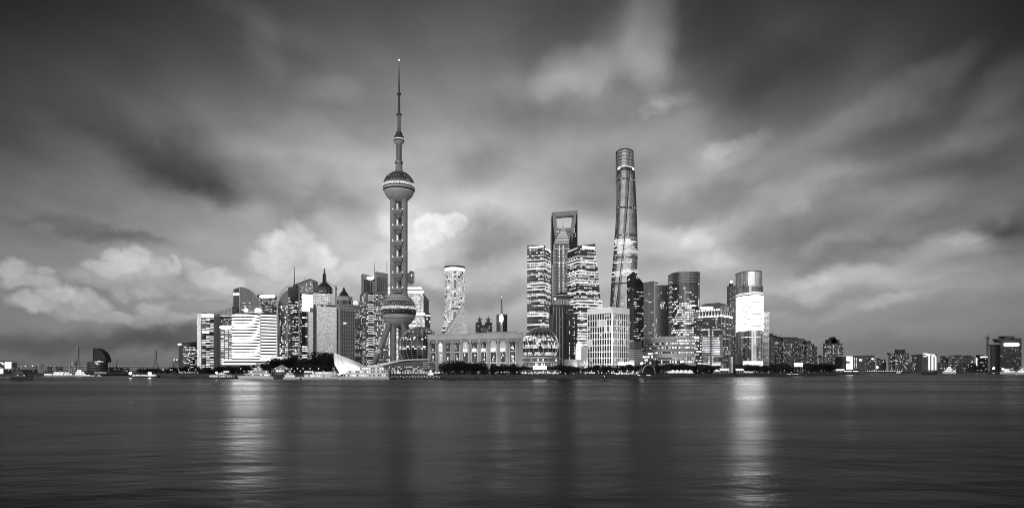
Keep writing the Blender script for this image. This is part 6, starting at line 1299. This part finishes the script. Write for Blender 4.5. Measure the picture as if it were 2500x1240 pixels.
# buoy
Y = 452; T = thing('channel_buoy', 'small dark cone buoy with a lamp, alone on the water', 'buoy', (X(1476, Y), Y, 0)); MB().lathe(X(1476, Y), Y, [(1.5, -.3), (1.6, .35), (1.2, .6), (.5, 1.6), (.3, 2.6)], 14).build('float', 'dmetal', T)
for s_ in (-1, 1): MB().tube((X(1476, Y)+s_*.55, Y, .6), (X(1476, Y)+s_*.15, Y, 3.6), .09, .07, 5).build('frame_leg', 'dmetal', T)
MB().ball((X(1476, Y), Y, 4.0), .3, 8, 5).build('buoy_lamp', 'litb', T)

# ================================================================== trees
def crown_mesh(seed, kind):
    R = random.Random(seed); m = MB()
    if kind == 'round': lobes = [(R.uniform(-.30, .30), R.uniform(-.28, .28), R.uniform(.20, .80), R.uniform(.15, .25)) for _ in range(17)]
    else: lobes = [(R.uniform(-.02, .02), 0, .14+.80*i/9, .20*(1-i/9.6)) for i in range(10)]
    for lx, ly, lz, lr in lobes:
        for _ in range(120 if kind == 'round' else 90):
            d = Vector((R.gauss(0, 1), R.gauss(0, 1), R.gauss(0, 1))).normalized(); c = Vector((lx, ly, lz))+d*lr*R.uniform(.55, 1.08)
            u = Vector((R.gauss(0, 1), R.gauss(0, 1), R.gauss(0, 1))).normalized()*R.uniform(.018, .042); w = u.orthogonal().normalized()*u.length*R.uniform(.5, .9)
            m.quad(c-u-w*.3, c+w, c+u+w*.2, c-w)
    me = bpy.data.meshes.new('crown'); me.from_pydata(m.v, [], m.f); me.materials.append(M['leaf']); return me
def trunk_mesh(seed, kind):
    R = random.Random(seed+50); m = MB(); m.tube((0, 0, 0), (.01, 0, .5 if kind == 'round' else .95), .024, .014 if kind == 'round' else .004, 7)
    if kind == 'round':
        for i in range(6): t = 2*pi*i/6+R.random(); z = R.uniform(.26, .45); m.tube((0, 0, z), (.26*cos(t), .26*sin(t), z+.28), .011, .004, 5)
    me = bpy.data.meshes.new('trunk'); me.from_pydata(m.v, [], m.f); me.materials.append(M['trunk']); return me
CR = [crown_mesh(i, 'round') for i in range(5)]+[crown_mesh(9, 'cone')]; TK = [trunk_mesh(i, 'round') for i in range(5)]+[trunk_mesh(9, 'cone')]
def tree(label, px, ytop, Y, wide=1.0, kind=None, group='promenade trees', z=4.0):
    h = Z(ytop, Y)-z; R = random.Random(label); k = R.randrange(5) if kind is None else kind; T = thing('conifer' if k == 5 else 'tree', label, 'tree', (X(px, Y), Y, z), group)
    for nm, me in (('trunk', TK[k]), ('crown', CR[k])): o = link(nm, me, T, (X(px, Y), Y, z)); o.scale = (h*wide, h*wide, h); o.rotation_euler = (0, 0, R.uniform(0, 6.3))
ROWS = [
 ('low dark tree on the left bank tip', [(342,903.5,752),(352,902,748),(362,901.5,748),(373,902,745),(384,901,742),(396,900.5,738),(408,900.5,735),(420,901,728),(432,900,724),(444,899.5,720)]),
 ('dark tree before the dark office block', [(456,897.5,712),(468,899,705),(479,897,700),(490,900,695),(503,898,688),(515,894.5,682),(527,897,676)]),
 ('dark tree behind the floating pontoon', [(541,897,664),(553,893.5,655),(565,897,650),(577,894,645)]),
 ('dark tree behind the excursion yacht', [(590,895,640),(602,893,640),(614,894,640),(627,892,638),(640,888,636),(652,890,634)]),
 ('tall dark tree at the foot of the slanted tower', [(664,884,700),(676,879,705),(687,874,715),(698,878,715),(710,872,715),(721,874,715),(733,880,705)]),
 ('dark tree behind the river ferry', [(742,894,640),(754,892,636),(745,878,715),(765,872,720),(777,868,722),(789,862,724),(800,866,722),(810,874,715),(768,892,632),(782,893,630),(796,894,628),(808,895,625)]),
 ('large dark tree before the arched hall', [(1083,896,632),(1097,885,628),(1110,884,626),(1124,889,624),(1138,888.5,624),(1151,889,622),(1163,886,620),(1173,890,620),(1184,896,622)]),
 ('rounded dark tree before the right half of the hall', [(1206,893,634),(1220,893,632),(1234,892,630),(1247,889.5,630),(1259,890,632),(1270,893,634)]),
 ('small dark tree at the lit globe entrance', [(1281,896,640),(1294,896.5,642),(1343,895,640),(1355,893.5,642)]),
 ('dark tree before the lantern tower', [(1367,894,648),(1379,893,650),(1391,894,652),(1403,893.5,652),(1414,895,655),(1426,894,655)]),
 ('dark tree before the white grid block', [(1440,898,660),(1453,894,662),(1466,892,665),(1478,895,668),(1490,893,670),(1502,895,675),(1515,891,680),(1527,893,684)]),
 ('dark tree around the dazzling lamp', [(1540,894,690),(1552,891,696),(1579,890,705),(1610,890,720),(1621,893,716)]),
 ('dark tree before the curved mall', [(1633,890,760),(1645,888,768),(1657,887,775),(1668,889,780),(1680,890,785),(1692,890,788),(1703,891,790)]),
 ('dark tree before the striped front block', [(1714,894,776),(1725,892,780),(1737,893,785),(1749,892,788),(1760,895,792),(1771,894,796)]),
 ('dark tree at the foot of the screen tower', [(1806,893,838),(1816,891,842),(1827,891.5,850),(1838,892,856),(1849,892,864),(1860,891,874),(1871,892,884)]),
 ('dark tree before the housing row', [(1883,890,900),(1893,889,912),(1904,888.5,924),(1914,888.5,936),(1925,890,948),(1937,893,962),(1948,892,980),(1959,890,1000),(1970,888,1022),(1980,888,1045),(1991,888.5,1068),(2002,889,1092),(2012,887,1116),(2022,887,1140),(2031,890,1165)]),
]
for lb, row in ROWS:
    for i, (px, t, y) in enumerate(sorted(row)):
        nth = ORD[i]; tree(f'{lb}, {nth} from the left' if len(row) > 1 else lb, px, t+(i*53 % 7-3)*1.1-(5 if 'arched hall' in lb else 2.5), y+14, 1.15+.3*((i*37) % 5)/5)
tree('pointed dark conifer left of its taller twin before the curved mall', 1592.5, 873, 730, .8, 5); tree('pointed dark conifer right of its twin before the curved mall', 1603.5, 871, 728, .8, 5)
for i, px in enumerate((2066, 2078, 2092)): tree(f'low bush on the far point below the square sign, {ORD[i]} from the left', px, 901, 1440, 1.4)
# hedge along the bank
m = MB(); R = random.Random(55)
for px in range(1062, 2040):
    for _ in range(5):
        p = px+R.random(); y = shore_y(p)+12+R.uniform(-1.6, 1.6); c = Vector((X(p, y), y, 4+R.uniform(0, 1.5))); u = Vector((R.gauss(0, 1), R.gauss(0, 1), R.gauss(0, 1))).normalized()*.45; w = u.orthogonal().normalized()*.35; m.quad(c-u, c+w, c+u, c-w)
o = m.build('hedge', 'leaf', None, True); o['label'] = 'low dark clipped hedge running along the river promenade'; o['category'] = 'hedge'

# ================================================================== promenade furniture
def lamp(label, px, Y, h=4.5, r=.42, z=4.0, group='promenade lamps', name='promenade_lamp', mt='litb'):
    T = thing(name, label, 'street lamp', (X(px, Y), Y, z), group); MB().tube((X(px, Y), Y, z), (X(px, Y), Y, z+h), .1, .07, 6).build('post', 'dmetal', T); MB().ball((X(px, Y), Y, z+h+r*.8), r, 8, 6).build('globe', mt, T)
LR = [('small bright lamp on the left bank tip', [(399, 735), (420, 726), (416, 722), (436, 716), (398, 742), (460, 708), (478, 690)], 5.0), ('bright quay lamp behind the moored boats', [(588, 618), (672, 622), (684, 622), (700, 620), (712, 618), (726, 616), (740, 614), (757, 612), (778, 610)], 6.0),
 ('bright lamp on the promenade before the arched hall', [(1064, 606), (1072, 608), (1080, 606), (1224, 612), (1231, 612), (1262, 614)], 2.4), ('bright lamp near the lit globe entrance', [(1275, 612), (1318, 616), (1325, 610), (1332, 618), (1340, 612), (1368, 616)], 2.6),
 ('bright lamp before the white grid block', [(1417, 640), (1444, 640), (1460, 642), (1485, 650), (1497, 655), (1516, 660), (1532, 665), (1547, 668)], 3.6), ('bright lamp before the curved mall', [(1614, 720), (1620, 722), (1626, 725), (1646, 722), (1703, 752), (1731, 768)], 3.8),
 ('bright lamp on the bank below the screen tower', [(1756, 782), (1771, 790), (1781, 795), (1817, 826), (1841, 845)], 3.6), ('bright lamp in the row under the dark trees of the point', [(1886, 905), (1890, 912), (1898, 918), (1915, 935), (1924, 948), (1940, 965), (1947, 978), (1955, 990), (1961, 1002), (1966, 1015), (2005, 1090), (2013, 1110)], 4.2)]
LR += [('small light among the trees behind the yachts', [(596, 632), (607, 630), (618, 634), (631, 630), (645, 632), (655, 628), (667, 630), (693, 628), (706, 626), (719, 628), (733, 624), (748, 622), (763, 626), (790, 620)], 3.4),
 ('low light at the water edge below the arched hall', [(1090, 600), (1112, 602), (1140, 603), (1168, 604), (1196, 606), (1210, 606), (1240, 608)], .9), ('low light at the water edge below the lantern tower', [(1300, 606), (1312, 607), (1352, 612), (1380, 616), (1400, 618), (1430, 622)], .9),
 ('low light at the water edge below the grid block', [(1462, 640), (1480, 644), (1506, 654), (1526, 662), (1540, 668)], 1.0), ('low light at the water edge below the mall', [(1600, 692), (1636, 712), (1660, 724), (1676, 732), (1692, 742), (1716, 756), (1742, 768)], 1.0),
 ('low light at the water edge below the point trees', [(1860, 866), (1876, 884), (1905, 916), (1932, 948), (1975, 1020), (1988, 1060), (2020, 1130)], 1.2)]
for lb, row, h in LR:
    for i, (px, y) in enumerate(sorted(row)): lamp(f'{lb}, {ORD[i]} from the left', px, y+6, h)
lamp('dazzling floodlight on a tall post among trees right of the grid block', 1567, 690, 11.5, 1.35, 4, None, 'flood_light_post', 'lamp')
for i, (px, y, h, r) in enumerate(((62, 905, 12, .7), (79, 905, 12.5, .7), (2130, 2470, 52, 2.6), (2142, 2470, 18, 3.2), (2426, 2280, 12, 3.6), (2448, 2240, 10, 2.6))): lamp(('dim lamp left of the two on the far left bank', 'dim lamp right of the two on the far left bank', 'high bright floodlight above the far south bank, left of the ribbed towers', 'flaring low light on the far south bank, left of the ribbed towers', 'flaring light at the foot of the tower crane', 'bright light right of the tower crane foot')[i], px, y, h, r, 2.5, None, 'flood_light_post', 'lamp' if r > 2 else 'litb')
# row of quay lights on the far bank
for i in range(17): lamp(f'tiny quay light on the far south bank, {ORD[i]} from the left', 2112+i*5.6, 2440, 4, 1.5, 2.5, 'far quay lights', 'quay_light')
# arched gate
Y = 690; T = thing('light_arch', 'thin glowing arch beside the dazzling floodlight', 'arch', (X(1584, Y), Y, 4)); m = MB()
for i in range(16): a, b_ = pi*i/16, pi*(i+1)/16; m.tube((X(1584, Y)-7*cos(a), Y, 6+9*sin(a)), (X(1584, Y)-7*cos(b_), Y, 6+9*sin(b_)), .18, .18, 5)
m.build('arch_tube', 'lits', T); 
for s_ in (-7, 7): MB().tube((X(1584, Y)+s_, Y, 4), (X(1584, Y)+s_, Y, 6), .18, .18, 5).build('foot', 'metal', T)
# scalloped lit awnings
for i in range(6):
    Y = 735; px = 1634+i*10.4; T = thing('lit_awning', f'glowing scalloped awning on the promenade below the mall, {ORD[i]} from the left', 'awning', (X(px, Y), Y, 4), 'row of lit awnings'); m = MB(); w = 4.9*Y/F; rg = []
    for j in range(9): a = pi*j/8; rg.append((X(px, Y)-w*cos(a), Z(909, Y)+2.6*sin(a)))
    for (xa, za), (xb, zb) in zip(rg, rg[1:]): m.quad((xa, Y-2, za), (xb, Y-2, zb), (xb, Y+3, zb+.4), (xa, Y+3, za+.4)); m.quad((xa, Y-2, Z(910.5, Y)), (xb, Y-2, Z(910.5, Y)), (xb, Y-2, zb), (xa, Y-2, za))
    m.build('canopy', 'glow', T)
    for s_ in (-1, 1): MB().tube((X(px, Y)+s_*w*.95, Y-1.8, 4), (X(px, Y)+s_*w*.95, Y-1.8, Z(909, Y)), .08, .08, 5).build('pole', 'metal', T)
def kiosk(label, p0, p1, Y, t, kind='flat', z=4.0, mt='glow', group='promenade kiosks'):
    T = thing('promenade_kiosk', label, 'kiosk', (X((p0+p1)/2, Y), Y, z), group); x0, x1, zt = X(p0, Y), X(p1, Y), Z(t, Y)
    if kind == 'peak': MB().hexa([(x0, Y-2, z+(zt-z)*.5), (x1, Y-2, z+(zt-z)*.5), (x1, Y+3, z+(zt-z)*.5), (x0, Y+3, z+(zt-z)*.5)], [((x0+x1)/2-.3, Y+.3, zt), ((x0+x1)/2+.3, Y+.3, zt), ((x0+x1)/2+.3, Y+.7, zt), ((x0+x1)/2-.3, Y+.7, zt)]).build('roof', mt, T)
    else: MB().box(x0, x1, Y-2, Y+3, z+(zt-z)*.62, zt).build('fascia', mt, T)
    for i in range(4): x = x0+.2+(x1-x0-.4)*i/3; MB().box(x-.12, x+.12, Y-1.9, Y-1.6, z, z+(zt-z)*.64).build('post', 'offw', T)
    MB().box(x0+.4, x1-.4, Y+.5, Y+2.6, z, z+(zt-z)*.55).build('booth', 'dstone', T)
kiosk('small peaked white tent left of the lit promenade kiosks', 1744, 1757, 790, 901, 'peak'); kiosk('lit kiosk with bright fascia right of the peaked tent', 1759, 1778, 792, 899); kiosk('second lit kiosk below the dark boxes of the screen tower', 1798, 1814, 800, 899.5); kiosk('low lit stall right of the second kiosk below the screen tower', 1818, 1828, 830, 906); kiosk('lowest lit stall at the foot of the screen tower trees', 1829, 1837, 836, 906.5)
kiosk('lit booth at the water edge below the dazzling floodlight', 1548, 1562, 672, 914.5, z=2.2); kiosk('second lit booth at the water edge right of the first', 1578, 1587, 680, 914.5, z=2.2); kiosk('lit shelter below the trees before the white grid block', 1438, 1452, 640, 908.5)
kiosk('lit landing stage below the trees of the point, left one', 1919, 1930, 935, 912, z=2.2); kiosk('lit landing stage below the trees of the point, right one', 1934, 1948, 950, 912.5, z=2.2); kiosk('bright round-roofed kiosk among the trees of the point', 1941, 1958, 990, 885, 'flat', 4, 'band'); kiosk('glowing terminal shed on the point below the square sign', 2033, 2060, 1250, 901, 'flat', 4, 'band'); kiosk('second glowing terminal shed at the tip of the point', 2063, 2078, 1330, 904.5, 'flat', 4, 'band'); kiosk('last glowing shed at the very tip of the point', 2084, 2094, 1400, 905, 'flat', 4, 'band')
kiosk('peaked-roof house among trees behind the motor yacht', 664, 711, 650, 890, 'peak', 4, 'stone', None); kiosk('lit landing booth under the peaked-roof house', 675, 690, 612, 903, 'flat', 4, 'glow')
kiosk('lit stall strip behind the river ferry', 744, 760, 606, 905.5, 'flat', 4, 'glow'); kiosk('glowing sign booth behind the first yacht, right of the pontoon', 548, 556, 640, 905, 'flat', 4, 'glow')
